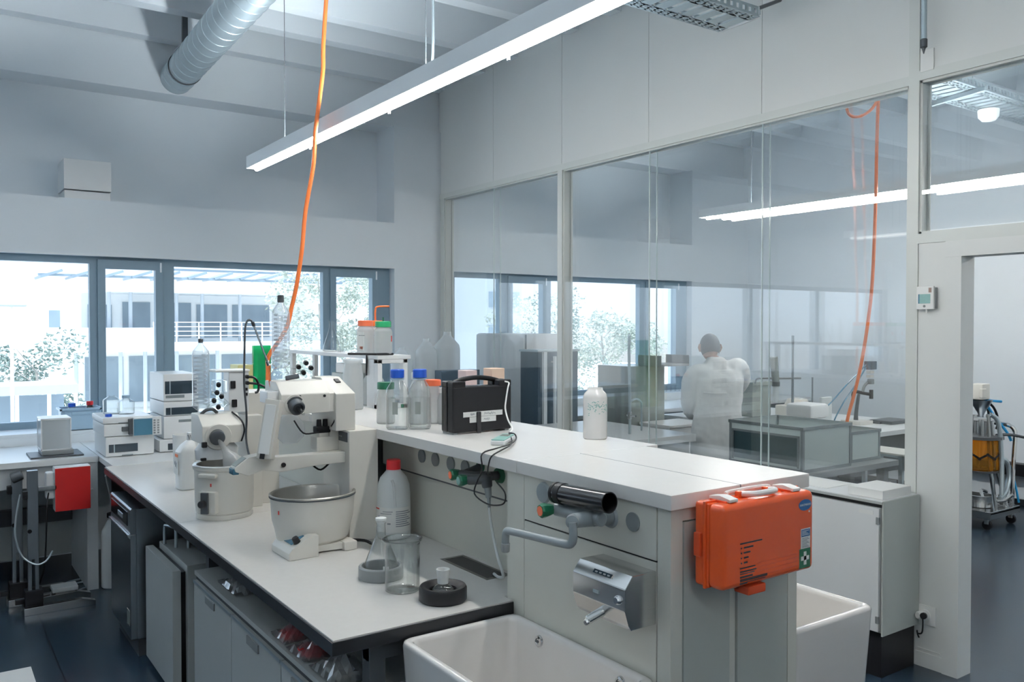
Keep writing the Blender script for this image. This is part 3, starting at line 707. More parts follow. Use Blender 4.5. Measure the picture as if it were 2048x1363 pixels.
t = thing('base_cabinet', 'grey two-door cabinet under the near bench end with loose bags on top', 'cabinet', (1.25, 3, 0))
part('carcass', B().box((1.01, 2.30, .08), (1.52, 3.88, .66)).box((.99, 2.30, .672), (1.53, 3.88, .69)), cab_lam, t, smooth=False)
part('top_gap', B().box((.995, 2.31, .655), (1.51, 3.87, .674)), black_pl, t, smooth=False)
part('plinth', B().box((1.05, 2.32, 0), (1.50, 3.86, .08)), black_pl, t, smooth=False)
for y0, y1 in ((3.325, 3.87), (2.77, 3.318), (2.31, 2.763)):
    d_ = part('door', B().box((.985, y0, .09), (1.01, y1, .650), .002), cab_lam, t, 'grey laminate door')
    part('handle', B().box((.979, y0 + .22, .60), (.986, y0 + .35, .632), .002), mid_grey, d_)
    part('top_rail', B().box((.981, y0, .640), (.986, y1, .652), .001), zinc, d_)
def bag(label, x, y, z, lx, ly, h, seed, red=False):
    rnd = random.Random(seed); bm = bmesh.new(); n = 9
    g = [[bm.verts.new((x + lx * (i / (n - 1) - .5), y + ly * (j / (n - 1) - .5), z + .002 + h * (1 - (2 * i / (n - 1) - 1) ** 2) * (1 - (2 * j / (n - 1) - 1) ** 2) * rnd.uniform(.45, 1.2) + rnd.uniform(0, .006))) for j in range(n)] for i in range(n)]
    lo = [[bm.verts.new((v.co.x, v.co.y, z)) for v in r] for r in g]
    for i in range(n - 1):
        for j in range(n - 1):
            bm.faces.new((g[i][j], g[i + 1][j], g[i + 1][j + 1], g[i][j + 1])); bm.faces.new((lo[i][j], lo[i][j + 1], lo[i + 1][j + 1], lo[i + 1][j]))
    b = B(); b.bm.free(); b.bm = bm
    t = thing('plastic_bag', label, 'bag', (x, y, z), 'clear bags on the base cabinet')
    part('film', b, film_w, t, smooth=False)
    if red: part('red_contents', B().lathe([(0, 0), (.055, 0), (.055, .014), (.04, .018), (0, .018)], (x, y, z + .001), 24), red_cap, t, 'red flat disc inside')
    else: part('contents', B().box((x - lx * .3, y - ly * .3, z + .001), (x + lx * .3, y + ly * .3, z + .016), .004), white_pl, t)
bag('clear bag lying farthest back on the base cabinet', 1.09, 3.52, .69, .13, .26, .03, 3)
bag('clear bag with a red disc, farther of the two red ones', 1.075, 2.86, .69, .14, .15, .035, 4, True)
bag('clear bag with a red disc, nearer of the two red ones', 1.07, 2.68, .69, .14, .17, .04, 5, True)
bag('crumpled clear bag nearest the bench corner', 1.08, 2.47, .69, .15, .20, .05, 6)

# white cabinet by the partition -------------------------------------------------------------------
t = thing('side_cabinet', 'white cabinet with black plinth against the partition beside the doorway', 'cabinet', (4.05, 2.9, 0))
part('carcass', B().box((3.945, 2.386, .23), (4.262, 4.6, .868)).box((3.93, 2.384, .882), (4.264, 4.6, .895)), cab_lam, t, smooth=False)
part('top_panel', B().box((3.932, 2.39, .895), (4.262, 4.6, .899)), white_lam, t, smooth=False)
part('side_panel', B().box((3.93, 2.380, .22), (4.264, 2.388, .897)), spine_door, t, smooth=False)
part('top_gap', B().box((3.938, 2.39, .866), (4.25, 4.6, .884)), black_pl, t, smooth=False)
for y0, y1 in ((2.40, 3.30), (3.306, 4.2)):
    d_ = part('door', B().box((3.922, y0, .24), (3.945, y1, .862), .002), white_lam, t)
    for z in (.30, .80): part('hinge', B().box((3.917, y0 - .004, z - .018), (3.93, y0 + .014, z + .018), .002), mid_grey, d_)
    part('label_strip', B().box((3.9205, y0 + .03, .825), (3.9225, y0 + .11, .845)), paper, d_, smooth=False)
part('plinth', B().box((3.955, 2.40, 0), (4.255, 4.6, .23)), black_pl, t, smooth=False)
b = B().box((3.965, 2.405, .899), (4.225, 2.60, .945), .004)
solo('paper_box', b, paper, 'flat white box on the near end of the white cabinet', 'box')
solo('document', B().box((4.0, 2.75, .899), (4.22, 3.05, .902)), paper, 'white sheet lying on the white cabinet behind the orange case', 'paper', smooth=False)

# ================================================================ THINGS ON THE BENCH
# near rotary evaporator
t = thing('rotary_evaporator', 'near beige rotary evaporator with open bath and tilted white shield arm', 'rotary evaporator', (1.4, 3.3, .9), 'rotary evaporators on the bench')
R1 = t
part('tower', B().prism([(1.416, 1.352), (1.416, .9), (1.545, .9), (1.545, 1.352)], 'y', 3.17, 3.44, .004), lab_beige, t)
n_ = part('name_plate', B().box((1.4135, 3.185, 1.305), (1.4165, 3.33, 1.345), .001), dark_grey, t, 'dark grey name plate')
part('lettering', B().box((1.4128, 3.285, 1.324), (1.4138, 3.315, 1.330)).box((1.4128, 3.235, 1.322), (1.4138, 3.275, 1.328)), lcd, n_, smooth=False)
hd = part('head', B().prism([(3.20, 1.352), (3.20, 1.503), (3.36, 1.562), (3.46, 1.562), (3.46, 1.352)], 'x', 1.372, 1.458, .004), lab_beige, t)
sw_ = part('power_switch', B().obox((1.428, 3.315, 1.548), (1, 0, 0), (0, .16, .059), (.020, .034, .006), .001), black_pl, hd, 'black rocker switch')
mo = part('motor_housing', B().prism([(3.21, 1.430), (3.21, 1.508), (3.275, 1.556), (3.40, 1.556), (3.40, 1.430)], 'x', 1.150, 1.352, .004), lab_beige, t)
part('swivel_collar', B().prism([(3.215, 1.432), (3.215, 1.505), (3.28, 1.553), (3.39, 1.553), (3.39, 1.432)], 'x', 1.352, 1.373), lab_beige, t)
part('screw', B().cyl((1.195, 3.2115, 1.500), (1.195, 3.207, 1.500), .005).cyl((1.225, 3.2115, 1.500), (1.225, 3.207, 1.500), .005).cyl((1.328, 3.2115, 1.497), (1.328, 3.207, 1.497), .0055), black_pl, mo)
ck = part('flask_coupling', B().lathe([(0, 0), (.036, 0), (.036, .004), (.030, .006), (.030, .034), (.027, .038), (.021, .038), (.019, .020), (0, .020)], (1.205, 3.215, 1.468), 28, (.10, -1, -.45)), dark_grey, t, 'dark round vapour duct coupling')
part('cover_ring', B().lathe([(0.03, 0), (.041, 0), (.039, .004), (.03, .004)], (1.204, 3.209, 1.468), 28, (.0, -1, 0)), lab_beige, ck)
part('glass_stub', B().lathe([(0.004, 0), (.008, 0), (.010, .02), (.006, .045), (.003, .05)], (1.2075, 3.192, 1.458), 16, (.3, -1, -.6)), clear_b, ck)
# shield arm with white display face, lying in plane facing the camera-left
def slab(parent, name, m, p_top, p_bot, wdir, width, thick, bev=.004, label=None):
    p_top, p_bot = Vector(p_top), Vector(p_bot); c = (p_top + p_bot) / 2; L = (p_top - p_bot).length
    return part(name, B().obox(c, wdir, p_top - p_bot, (width, L, thick), bev), m, parent, label)
sa = slab(t, 'control_arm', lab_beige, (1.128, 3.21, 1.490), (1.075, 3.19, 1.268), (.80, -.60, -.1), .058, .050, label='tilted beige control arm')
part('arm_face', B().obox((1.083, 3.176, 1.383), (.80, -.60, -.1), (.053, .02, .222), (.040, .190, .004), .001), white_pl, sa, 'white membrane face')
part('arm_button', B().obox((1.058, 3.163, 1.283), (.80, -.60, -.1), (.053, .02, .222), (.018, .020, .006), .001), black_pl, sa, 'black button')
part('arm_bracket', B().box((1.105, 3.24, 1.475), (1.165, 3.33, 1.52), .003), lab_white, t)
ar = part('lower_arm', B().prism([(1.416, 1.222), (1.416, 1.266), (1.13, 1.268), (1.065, 1.282), (1.020, 1.277), (.966, 1.240), (.97, 1.225), (1.02, 1.206), (1.075, 1.222), (1.15, 1.208), (1.29, 1.220)], 'y', 3.205, 3.265, .003), lab_beige, t, angle=25)
part('arm_display', B().obox((.992, 3.235, 1.2605), (.054, 0, .037), (0, 1, 0), (.05, .048, .003), .001), lcd, ar, 'grey display')
part('arm_grip', B().box((.962, 3.21, 1.214), (.985, 3.26, 1.236), .002), screen_b, ar)
part('pivot', B().cyl((1.155, 3.206, 1.236), (1.155, 3.199, 1.236), .009), black_pl, ar)
# condenser
cn_ = B()
pf = [(0, 1.605), (.022, 1.607), (.036, 1.622)]
for k in range(26):
    z = 1.632 + k * .0074; pf += [(.0365, z), (.0345, z + .0037)]
pf += [(.036, 1.826), (.034, 1.836), (.012, 1.870), (.011, 1.876)]
CX_, CY_ = 1.198, 3.345
part('condenser', cn_.lathe(pf, (CX_, CY_, 0), 28), ribbed, t, 'ribbed upright glass condenser', angle=80)
part('condenser_coil', B().tube([(CX_ + .024 * math.cos(k * .9), CY_ + .024 * math.sin(k * .9), 1.63 + k * .0024) for k in range(82)], .0042, n=6, smooth=1), ribbed, t)
part('condenser_cap', B().cyl((CX_, CY_, 1.872), (CX_, CY_, 1.902), .0135, .013, n=24, bev=.003), dark_grey, t, 'dark screw cap')
part('condenser_foot', B().lathe([(.010, 1.49), (.026, 1.495), (.037, 1.53), (.037, 1.585), (.024, 1.606), (0, 1.606)], (CX_ - .005, CY_, 0), 28), clear_b, t)
mf = part('glass_manifold', B().tube([(1.21, 3.33, 1.60), (1.26, 3.33, 1.592), (1.29, 3.34, 1.60)], .012, n=12).tube([(1.275, 3.33, 1.592), (1.295, 3.32, 1.625)], .008, n=10).tube([(1.27, 3.33, 1.59), (1.30, 3.36, 1.575)], .008, n=10).tube([(1.325, 3.35, 1.60), (1.34, 3.36, 1.57), (1.345, 3.37, 1.545)], .008, n=10), clear_b, t)
for p in ((1.262, 3.315, 1.612), (1.288, 3.30, 1.628), (1.283, 3.315, 1.588), (1.325, 3.34, 1.605)): part('stopcock', B().cyl(Vector(p) + Vector((0, .008, 0)), Vector(p) - Vector((.004, .012, .003)), .0105, .0095, bev=.002), black_pl, mf, 'black screw cap')
part('rod_clamp', B().obox((1.232, 3.31, 1.570), (.9, -.3, .15), (0, .2, 1), (.055, .018, .016), .003), dark_grey, t)
part('drain_flask', B().lathe([(0, 0), (.03, .004), (.055, .03), (.062, .06), (.055, .09), (.03, .118), (.014, .13), (.013, .15)], (1.262, 3.42, 1.285), 28), milky, t, 'round white flask behind the arm')
part('side_mount', B().box((1.375, 3.27, 1.265), (1.418, 3.40, 1.44), .003).box((1.315, 3.26, 1.266), (1.385, 3.33, 1.325), .004).box((1.33, 3.27, 1.325), (1.37, 3.32, 1.36), .003), lab_beige, t)
for dx in (0, .026): part('valve_knob', B().cyl((1.335 + dx, 3.285, 1.365), (1.335 + dx, 3.285, 1.395), .011, .010, bev=.002), black_pl, t)
part('valve_block', B().box((1.318, 3.265, 1.340), (1.378, 3.31, 1.366), .004), black_pl, t)
part('tubing', B().tube([(1.375, 3.23, 1.425), (1.375, 3.215, 1.40), (1.36, 3.22, 1.37)], .003, n=6), black_pl, t)
part('tubing', B().tube([(1.22, 3.26, 1.40), (1.25, 3.24, 1.35), (1.30, 3.25, 1.345), (1.33, 3.27, 1.345)], .0032, n=6), black_pl, t)
part('tubing', B().tube([(1.30, 3.28, 1.215), (1.335, 3.27, 1.19), (1.38, 3.28, 1.215)], .004, n=6), black_pl, t)
part('water_hose', B().tube([(1.157, 3.36, 1.62), (1.152, 3.35, 1.56), (1.157, 3.33, 1.51), (1.165, 3.32, 1.495)], .0042, n=8), orange_c, t, 'orange water hose')
part('sensor_rod', B().cyl((1.146, 3.345, 1.625), (1.091, 3.36, 1.785), .0042, n=10).cyl((1.148, 3.345, 1.618), (1.142, 3.346, 1.636), .007), chrome, t, 'thin chrome sensor rod')
part('sensor_cable', B().tube([(1.091, 3.36, 1.785), (1.080, 3.36, 1.800), (1.066, 3.36, 1.795), (1.058, 3.36, 1.76), (1.055, 3.36, 1.66), (1.053, 3.36, 1.55), (1.060, 3.36, 1.46), (1.062, 3.36, 1.40), (1.056, 3.35, 1.33), (1.056, 3.31, 1.27), (1.062, 3.262, 1.25)], .0042, n=8).cyl((1.094, 3.36, 1.776), (1.088, 3.36, 1.793), .007), dark_grey, t, 'dark looping cable')
# bath of the near evaporator
t = thing('heating_bath', 'large round beige bath with steel lining in front of the near evaporator', 'heating bath', (1.27, 3.2, .9), 'heating baths')
bx, by = 1.275, 3.205
part('bowl', B().lathe([(0, .928), (.128, .930), (.142, .945), (.150, .985), (.160, 1.02), (.166, 1.105), (.168, 1.112), (.164, 1.115)], (bx, by, 0), 48, sx=1.0, sy=.92), lab_beige, t, angle=50)
part('steel_lining', B().lathe([(.164, 1.1115), (.170, 1.1125), (.171, 1.1175), (.166, 1.120), (.159, 1.115), (.150, 1.03), (.142, .955), (.125, .945), (0, .943)], (bx, by, 0), 48, sx=1.0, sy=.92), steel_in, t, 'stainless steel basin lining', angle=50)
part('rim_seal', B().lathe([(.1655, 1.106), (.1705, 1.107), (.1705, 1.112), (.1655, 1.112)], (bx, by, 0), 48, sx=1.0, sy=.92), dark_grey, t)
part('base', B().prism([(1.155, 3.10), (1.40, 3.07), (1.40, 3.32), (1.18, 3.36)], 'z', .905, .932, .004).box((1.345, 3.06, .9), (1.40, 3.13, .935), .004), lab_beige, t)
cb_ = part('control_box', B().prism([(1.118, .9), (1.118, .926), (1.132, .944), (1.205, .984), (1.235, .984), (1.235, .9)], 'y', 3.045, 3.235, .003), lab_beige, t)
part('control_panel', B().obox((1.166, 3.150, .9645), (0, 1, 0), (.073, 0, .040), (.135, .058, .003), .001), screen_b, cb_, 'dark control panel')
part('control_knob', B().cyl((1.160, 3.070, .958), (1.148, 3.070, .981), .014, .012, n=18, bev=.002), black_pl, cb_)
part('red_mark', B().obox((bx - .158, by - .052, 1.062), (.31, -.95, 0), (0, 0, 1), (.004, .014, .003)), ink_red, t, smooth=False)
part('power_cord', B().tube([(1.40, 3.12, .925), (1.43, 3.06, .93), (1.45, 3.05, .92), (1.47, 3.08, .908)], .006, n=8), black_pl, t)

# far rotary evaporator
t = thing('rotary_evaporator', 'far beige rotary evaporator with rear control box and cloudy condenser', 'rotary evaporator', (1.3, 4.1, .9), 'rotary evaporators on the bench')
part('tower', B().box((1.285, 4.06, .9), (1.36, 4.30, 1.345), .004), lab_beige, t)
part('rear_tower', B().box((1.30, 4.12, .9), (1.465, 4.36, 1.45), .004), lab_beige, t)
part('control_box', B().box((1.215, 4.11, 1.36), (1.312, 4.20, 1.555), .004), lab_white, t, 'white control box with sockets')
part('box_lid', B().box((1.15, 4.10, 1.555), (1.315, 4.22, 1.566), .004), white_pl, t)
sk_ = B()
for z in (1.53, 1.50): sk_.cyl((1.300, 4.113, z), (1.300, 4.085, z), .009, bev=.002)
for z in (1.462, 1.438): sk_.box((1.294, 4.106, z), (1.304, 4.112, z + .014))
part('plug', sk_, black_pl, t)
part('switch', B().box((1.222, 4.100, 1.475), (1.245, 4.112, 1.512), .003), black_pl, t, 'black rocker switch')
part('switch', B().box((1.228, 4.100, 1.385), (1.252, 4.112, 1.422), .003), black_pl, t, 'black rocker switch')
part('cable', B().tube([(1.302, 4.09, 1.53), (1.325, 4.06, 1.525), (1.34, 4.05, 1.49), (1.335, 4.05, 1.46), (1.322, 4.05, 1.455)], .006, n=8).tube([(1.302, 4.09, 1.50), (1.34, 4.05, 1.495), (1.38, 4.0, 1.47), (1.40, 3.95, 1.458)], .006, n=8), black_pl, t)
mo = part('motor_housing', B().prism([(3.955, 1.235), (3.955, 1.318), (4.03, 1.366), (4.15, 1.366), (4.15, 1.235)], 'x', 1.048, 1.232, .004), lab_beige, t)
part('bearing_ring', B().lathe([(.03, 0), (.062, 0), (.058, .006), (.03, .006)], (1.118, 3.953, 1.268), 32, (0, -1, -.1)), lab_beige, mo)
ck = part('flask_coupling', B().lathe([(0, 0), (.034, 0), (.034, .03), (.028, .034), (0, .034)], (1.112, 3.955, 1.272), 28, (-.15, -1, -.25)), dark_grey, t, 'dark round vapour duct coupling')
part('evaporating_flask', B().lathe([(.012, 0), (.012, .05), (.018, .075), (.034, .10), (.050, .135), (.052, .165), (.040, .20), (0, .215)], (1.113, 3.935, 1.262), 24, (.45, -.15, -.85)), milky, t, 'cloudy glass flask dipping into the bath')
part('splash_shield', B().loft([((1.13, 4.02, 1.160), .095, .055, 0), ((1.13, 4.02, 1.205), .10, .055, 0), ((1.13, 4.02, 1.236), .075, .05, 0)], 24), lab_white, t)
part('shield_latch', B().box((1.045, 3.945, 1.222), (1.068, 3.965, 1.248), .004).box((1.035, 3.93, 1.165), (1.06, 3.945, 1.178), .003), black_pl, t)
pf = [(0, 1.372), (.02, 1.374), (.040, 1.392)]
for k in range(26):
    z = 1.40 + k * .0092; pf += [(.0405, z), (.0385, z + .0046)]
pf += [(.040, 1.641), (.036, 1.658), (.012, 1.688), (.011, 1.70)]
part('condenser', B().lathe(pf, (1.10, 4.17, 0), 28), ribbed, t, 'ribbed upright glass condenser', angle=80)
part('condenser_coil', B().tube([(1.10 + .027 * math.cos(k * .9), 4.17 + .027 * math.sin(k * .9), 1.40 + k * .0028) for k in range(86)], .0045, n=6, smooth=1), ribbed, t)
part('condenser_cap', B().cyl((1.10, 4.17, 1.695), (1.10, 4.17, 1.716), .0115, n=20, bev=.003), dark_grey, t, 'dark screw cap')
mf = part('glass_manifold', B().tube([(1.11, 4.10, 1.40), (1.15, 4.06, 1.42), (1.18, 4.05, 1.40)], .012, n=12).tube([(1.13, 4.09, 1.46), (1.16, 4.07, 1.44), (1.20, 4.07, 1.40)], .010, n=12).box((1.135, 4.08, 1.455), (1.20, 4.13, 1.52), .008), clear_b, t)
for p in ((1.142, 4.04, 1.465), (1.16, 4.03, 1.447), (1.128, 4.04, 1.428), (1.145, 4.03, 1.398), (1.155, 4.06, 1.50)): part('stopcock', B().cyl(Vector(p) + Vector((0, .012, 0)), Vector(p) - Vector((.006, .012, .003)), .0115, .0105, bev=.002), black_pl, mf, 'black screw cap')
part('vent_grille', B().tube([(1.075, 4.07, 1.366), (1.09, 4.04, 1.385), (1.115, 4.03, 1.388), (1.14, 4.05, 1.37)], .008, n=8), dark_grey, t)
part('side_cable', B().tube([(1.205, 4.03, 1.37), (1.228, 3.96, 1.335), (1.236, 3.945, 1.29), (1.222, 3.945, 1.24)], .004, n=6), black_pl, t)
t = thing('heating_bath', 'round beige bath with dial box in front of the far evaporator', 'heating bath', (1.15, 3.97, .9), 'heating baths')
bx, by = 1.15, 3.97
part('bowl', B().lathe([(0, .925), (.122, .925), (.126, .93), (.130, .97), (.131, 1.12), (.138, 1.125), (.139, 1.138), (.132, 1.142)], (bx, by, 0), 48), lab_beige, t, angle=50)
part('steel_lining', B().lathe([(.137, 1.137), (.139, 1.141), (.134, 1.146), (.122, 1.143), (.118, 1.09), (.110, .97), (0, .96)], (bx, by, 0), 48), steel_in, t, 'stainless steel basin lining', angle=50)
part('base', B().lathe([(0, .9), (.124, .9), (.126, .903), (.126, .922), (.120, .926), (0, .926)], (bx, by, 0), 40), lab_beige, t)
part('grip', B().obox((bx - .10, by - .095, 1.105), (.70, -.70, 0), (0, 0, 1), (.085, .018, .03), .005), lab_beige, t)
cb_ = part('control_box', B().obox((bx - .095, by - .088, .985), (.69, -.72, 0), (0, 0, 1), (.085, .10, .04), .006), lab_beige, t)
part('panel', B().obox((bx - .118, by - .105, .985), (.69, -.72, 0), (0, 0, 1), (.035, .095, .012), .002), dark_grey, cb_)
part('dial', B().cyl((bx - .125, by - .112, .985), (bx - .143, by - .128, .985), .018, .016, n=20, bev=.003), black_pl, cb_, 'black dial')
part('red_mark', B().obox((bx - .088, by - .097, 1.062), (.70, -.70, 0), (0, 0, 1), (.006, .014, .003)), ink_red, t, smooth=False)

# bottles and glass on the bench ---------------------------------------------------------------------
t = thing('reagent_bottle', 'large milky bottle with red screw cap beside the near evaporator tower', 'bottle', (1.605, 3.150, .9))
bx, by = 1.605, 3.150
part('body', B().lathe([(0, .9), (.062, .9), (.070, .908), (.071, .95), (.069, 1.08), (.066, 1.12), (.055, 1.15), (.036, 1.172), (.028, 1.182), (.028, 1.19)], (bx, by, 0), 40, sx=1.0, sy=1.0), milky_thick, t, angle=60)
part('cap', B().lathe([(0, 1.224), (.026, 1.224), (.029, 1.220), (.030, 1.184), (0, 1.184)], (bx, by, 0), 36), red_cap, t, 'red screw cap')
part('grip_groove', B().tube([(bx - .038, by - .058, 1.15), (bx - .03, by - .062, 1.12), (bx - .026, by - .0655, 1.04)], .005, n=8), milky_thick, t)
lb = B()
n = 24
def wrap(b, a0, a1, z0, z1, r, slot, seg=16):
    b.m = slot; t_ = bmesh.new(); pr = None
    for k in range(seg + 1):
        a = a0 + (a1 - a0) * k / seg
        v = [t_.verts.new((bx + rr_ * math.cos(a), by + rr_ * math.sin(a), z)) for rr_, z in ((r, z0), (r, z1), (r - .0008, z1), (r - .0008, z0))]
        if pr:
            for j in range(4): t_.faces.new((pr[j], pr[(j + 1) % 4], v[(j + 1) % 4], v[j]))
        pr = v
    return b._add(t_)
d2 = math.radians
wrap(lb, d2(160), d2(315), .935, 1.035, .0722, 0, 28)
wrap(lb, d2(160), d2(190), 1.026, 1.032, .0726, 1); wrap(lb, d2(205), d2(240), 1.018, 1.021, .0726, 2); wrap(lb, d2(196), d2(236), 1.010, 1.0125, .0726, 2)
wrap(lb, d2(186), d2(190), .985, 1.0, .0726, 3); wrap(lb, d2(222), d2(233), .968, .974, .0726, 2)
for k in range(8): wrap(lb, d2(250), d2(308 - (k % 3) * 8), .958 + k * .0085, .962 + k * .0085, .0726, 2)
part('label', lb, [paper, ink_red, ink_grey, ink_blue], t, 'printed white chemical label', smooth=True)

def lab_vessel(name, label, cat, c, prof, m, n=32, group=None, **k):
    return solo(name, B().lathe(prof, c, n), m, label, cat, c, group, angle=70, **k)
t = thing('erlenmeyer_flask', 'clear conical flask with glass stopper beside the tall beaker on the bench', 'flask', (1.31, 2.665, .9))
fx, fy = 1.312, 2.672
part('body', B().lathe([(0, .903), (.050, .903), (.060, .908), (.063, .925), (.056, .955), (.030, 1.02), (.017, 1.05), (.0155, 1.085), (.018, 1.092)], (fx, fy, 0), 36), clear_b, t, angle=70)
part('stopper', B().lathe([(0, 1.108), (.019, 1.108), (.019, 1.100), (.0135, 1.096), (.013, 1.062), (0, 1.062)], (fx, fy, 0), 28), frosted, t)
part('tag', B().obox((fx - .015, fy - .068, .935), (.82, -.57, 0), (0, 0, 1), (.020, .040, .002), .0008), paper, t, 'small white hanging tag')
part('tag_string', B().tube([(fx - .010, fy - .06, .985), (fx - .012, fy - .066, .97), (fx - .015, fy - .068, .955)], .0012, n=5), paper, t)
b = B().lathe([(.050, .9), (.068, .9), (.070, .904), (.070, .944), (.067, .949), (.056, .949), (.052, .944), (.050, .910)], (1.318, 2.682, 0), 40, closed=True)
# the cork-like grey ring around the flask foot
solo('flask_ring', B().lathe([(.0645, .9), (.076, .9), (.078, .904), (.078, .940), (.075, .944), (.067, .944), (.0645, .94)], (fx, fy, 0), 40, closed=True), mid_grey, 'grey support ring around the conical flask foot', 'flask ring', (fx, fy, .9))
b.bm.free()
t = thing('glass_beaker', 'tall clear straight beaker with flared rim on the bench', 'beaker', (1.304, 2.497, .9))
part('wall', B().lathe([(0, .9015), (.054, .9015), (.058, .905), (.0585, 1.05), (.0605, 1.064), (.066, 1.070), (.066, 1.073), (.0605, 1.073), (.0565, 1.062), (.0555, .91), (.052, .905), (0, .905)], (1.304, 2.497, 0), 44), clear_b, t, angle=70)
part('rim', B().lathe([(.0625, 1.069), (.0665, 1.0705), (.0665, 1.0745), (.0625, 1.0745)], (1.304, 2.497, 0), 44, closed=True), clear_b, t)
t = thing('cork_ring', 'black rubber flask ring at the bench corner with a glass adapter inside', 'flask ring', (1.366, 2.337, .9))
part('ring', B().lathe([(.045, .9), (.072, .9), (.077, .905), (.077, .940), (.073, .947), (.062, .947), (.045, .935)], (1.366, 2.337, 0), 44, closed=True), black_pl, t, angle=50)
part('inner_pad', B().lathe([(0, .928), (.046, .928), (.046, .90), (0, .90)], (1.366, 2.337, 0), 32), black_sh, t)
t = thing('glass_adapter', 'short ground glass adapter standing in the black ring', 'glass adapter', (1.366, 2.337, .93))
part('bulb', B().lathe([(0, .929), (.034, .930), (.036, .936), (.024, .946), (.014, .951), (.013, .956)], (1.366, 2.337, 0), 32), clear_b, t, angle=70)
part('ground_neck', B().lathe([(.0175, .954), (.0205, .994), (.022, .996), (.022, .999), (.0195, .999), (.0165, .956)], (1.366, 2.337, 0), 32, closed=True), frosted, t, angle=50)

# jug, canister at far bench
t = thing('plastic_jug', 'white bottle jug with handwriting beside the far heating bath', 'bottle', (1.17, 4.72, .9))
part('body', B().loft([((1.17, 4.74, .9), .045, .06, 0), ((1.17, 4.74, .905), .05, .066, 0), ((1.17, 4.74, 1.10), .05, .066, 0), ((1.18, 4.74, 1.135), .035, .05, 0), ((1.195, 4.74, 1.16), .02, .022, 0), ((1.195, 4.74, 1.20), .018, .018, 0)], 24, 3), white_pl, t)
lb = B().box((1.1175, 4.70, .98), (1.1195, 4.78, 1.06)); lb.m = 1
lb.tube([(1.1172, 4.765, 1.03), (1.1172, 4.755, 1.05), (1.1172, 4.745, 1.02), (1.1172, 4.73, 1.045), (1.1172, 4.72, 1.015)], .0015, n=4); lb.m = 2; lb.box((1.117, 4.71, 1.075), (1.1195, 4.76, 1.09))
part('label', lb, [paper, ink_grey, ink_or], t, smooth=False)
part('writing', B().tube([(1.176, 4.722, 1.19), (1.182, 4.720, 1.165), (1.188, 4.720, 1.19), (1.194, 4.72, 1.165), (1.2, 4.72, 1.19), (1.206, 4.721, 1.165)], .002, n=4, smooth=0), ink, t)
t = thing('measuring_jug', 'plain white open canister behind the white bottle jug', 'canister', (1.30, 5.37, .9))
part('body', B().lathe([(0, .9), (.062, .9), (.066, .905), (.07, 1.12), (.066, 1.12), (.062, .92), (0, .915)], (1.31, 5.33, 0), 32), white_pl, t, angle=60)
part('handle', B().tube([(1.37, 5.31, 1.10), (1.41, 5.30, 1.09), (1.415, 5.30, 1.0), (1.372, 5.31, .96)], .007, n=8), white_pl, t)

# instruments on the corner worktop ------------------------------------------------------------------
def module(label, x0, x1, y0, y1, z0, z1, win=None, slot=None, screen=False, tint=lab_white, group='instrument modules stacked on the corner worktop'):
    t = thing('instrument_module', label, 'lab instrument', ((x0 + x1) / 2, (y0 + y1) / 2, z0), group)
    part('housing', B().box((x0, y0, z0 + .004), (x1, y1, z1), .006).box((x0 + .02, y0 + .02, z0), (x1 - .02, y1 - .02, z0 + .006)), tint, t)
    if win:
        a, c, d, e_ = win
        w_ = part('window', B().box((a, y0 - .003, d), (c, y0 + .004, e_), .002), glass_dark, t, 'dark tinted window')
        part('post', B().box((a + .03, y0 - .005, d), (a + .036, y0 - .002, e_)), zinc, w_, smooth=False)
    if slot: part('grip_slot', B().box((slot[0], y0 - .002, slot[2]), (slot[1], y0 + .003, slot[3]), .001), disc_grey, t)
    if screen:
        s_ = part('control_unit', B().box((x1 - .145, y0 - .03, z0 + .03), (x1 + .045, y0, z1 - .005), .004), lab_white, t, 'handheld control unit')
        part('screen', B().box((x1 - .14, y0 - .033, z0 + .035), (x1 - .015, y0 - .029, z1 - .01), .001), screen_b, s_, 'blue grey screen')
        kp = B()
        for i in range(2):
            for j in range(6): kp.box((x1 + .0 + i * .022, y0 - .0335, z0 + .042 + j * .016), (x1 + .012 + i * .022, y0 - .029, z0 + .052 + j * .016))
        part('keypad', kp, mid_grey, s_, smooth=False)
        part('cradle', B().box((x1 - .185, y0 - .012, z0 + .075), (x1 - .14, y0 + .002, z0 + .105), .002), dark_grey, t)
    return t
# left stack (front faces y=6.13)
module('bottom module of the left instrument stack with dark slot window', 1.00, 1.305, 6.13, 6.56, .90, 1.035, (1.02, 1.20, .93, .985), (1.10, 1.17, .905, .913))
module('middle module of the left instrument stack with control screen', .99, 1.305, 6.13, 6.56, 1.035, 1.12, None, None)
module('top module of the left instrument stack with rounded front', .985, 1.30, 6.13, 6.56, 1.12, 1.165, None, (1.08, 1.18, 1.123, 1.13))
t = thing('control_terminal', 'handheld control terminal with blue grey screen on the left instrument stack', 'control terminal', (1.26, 6.11, 1.04))
part('case', B().box((1.165, 6.09, 1.035), (1.345, 6.128, 1.16), .004), lab_white, t)
part('screen', B().box((1.168, 6.086, 1.04), (1.285, 6.091, 1.15), .001), screen_b, t, 'blue grey screen')
kp = B()
for i in range(2):
    for j in range(6): kp.box((1.293 + i * .024, 6.0865, 1.045 + j * .017), (1.305 + i * .024, 6.091, 1.056 + j * .017))
part('keypad', kp, mid_grey, t, smooth=False)
part('cradle', B().box((1.10, 6.112, 1.07), (1.168, 6.128, 1.10), .002).box((1.14, 6.10, 1.045), (1.17, 6.128, 1.15), .002), dark_grey, t)
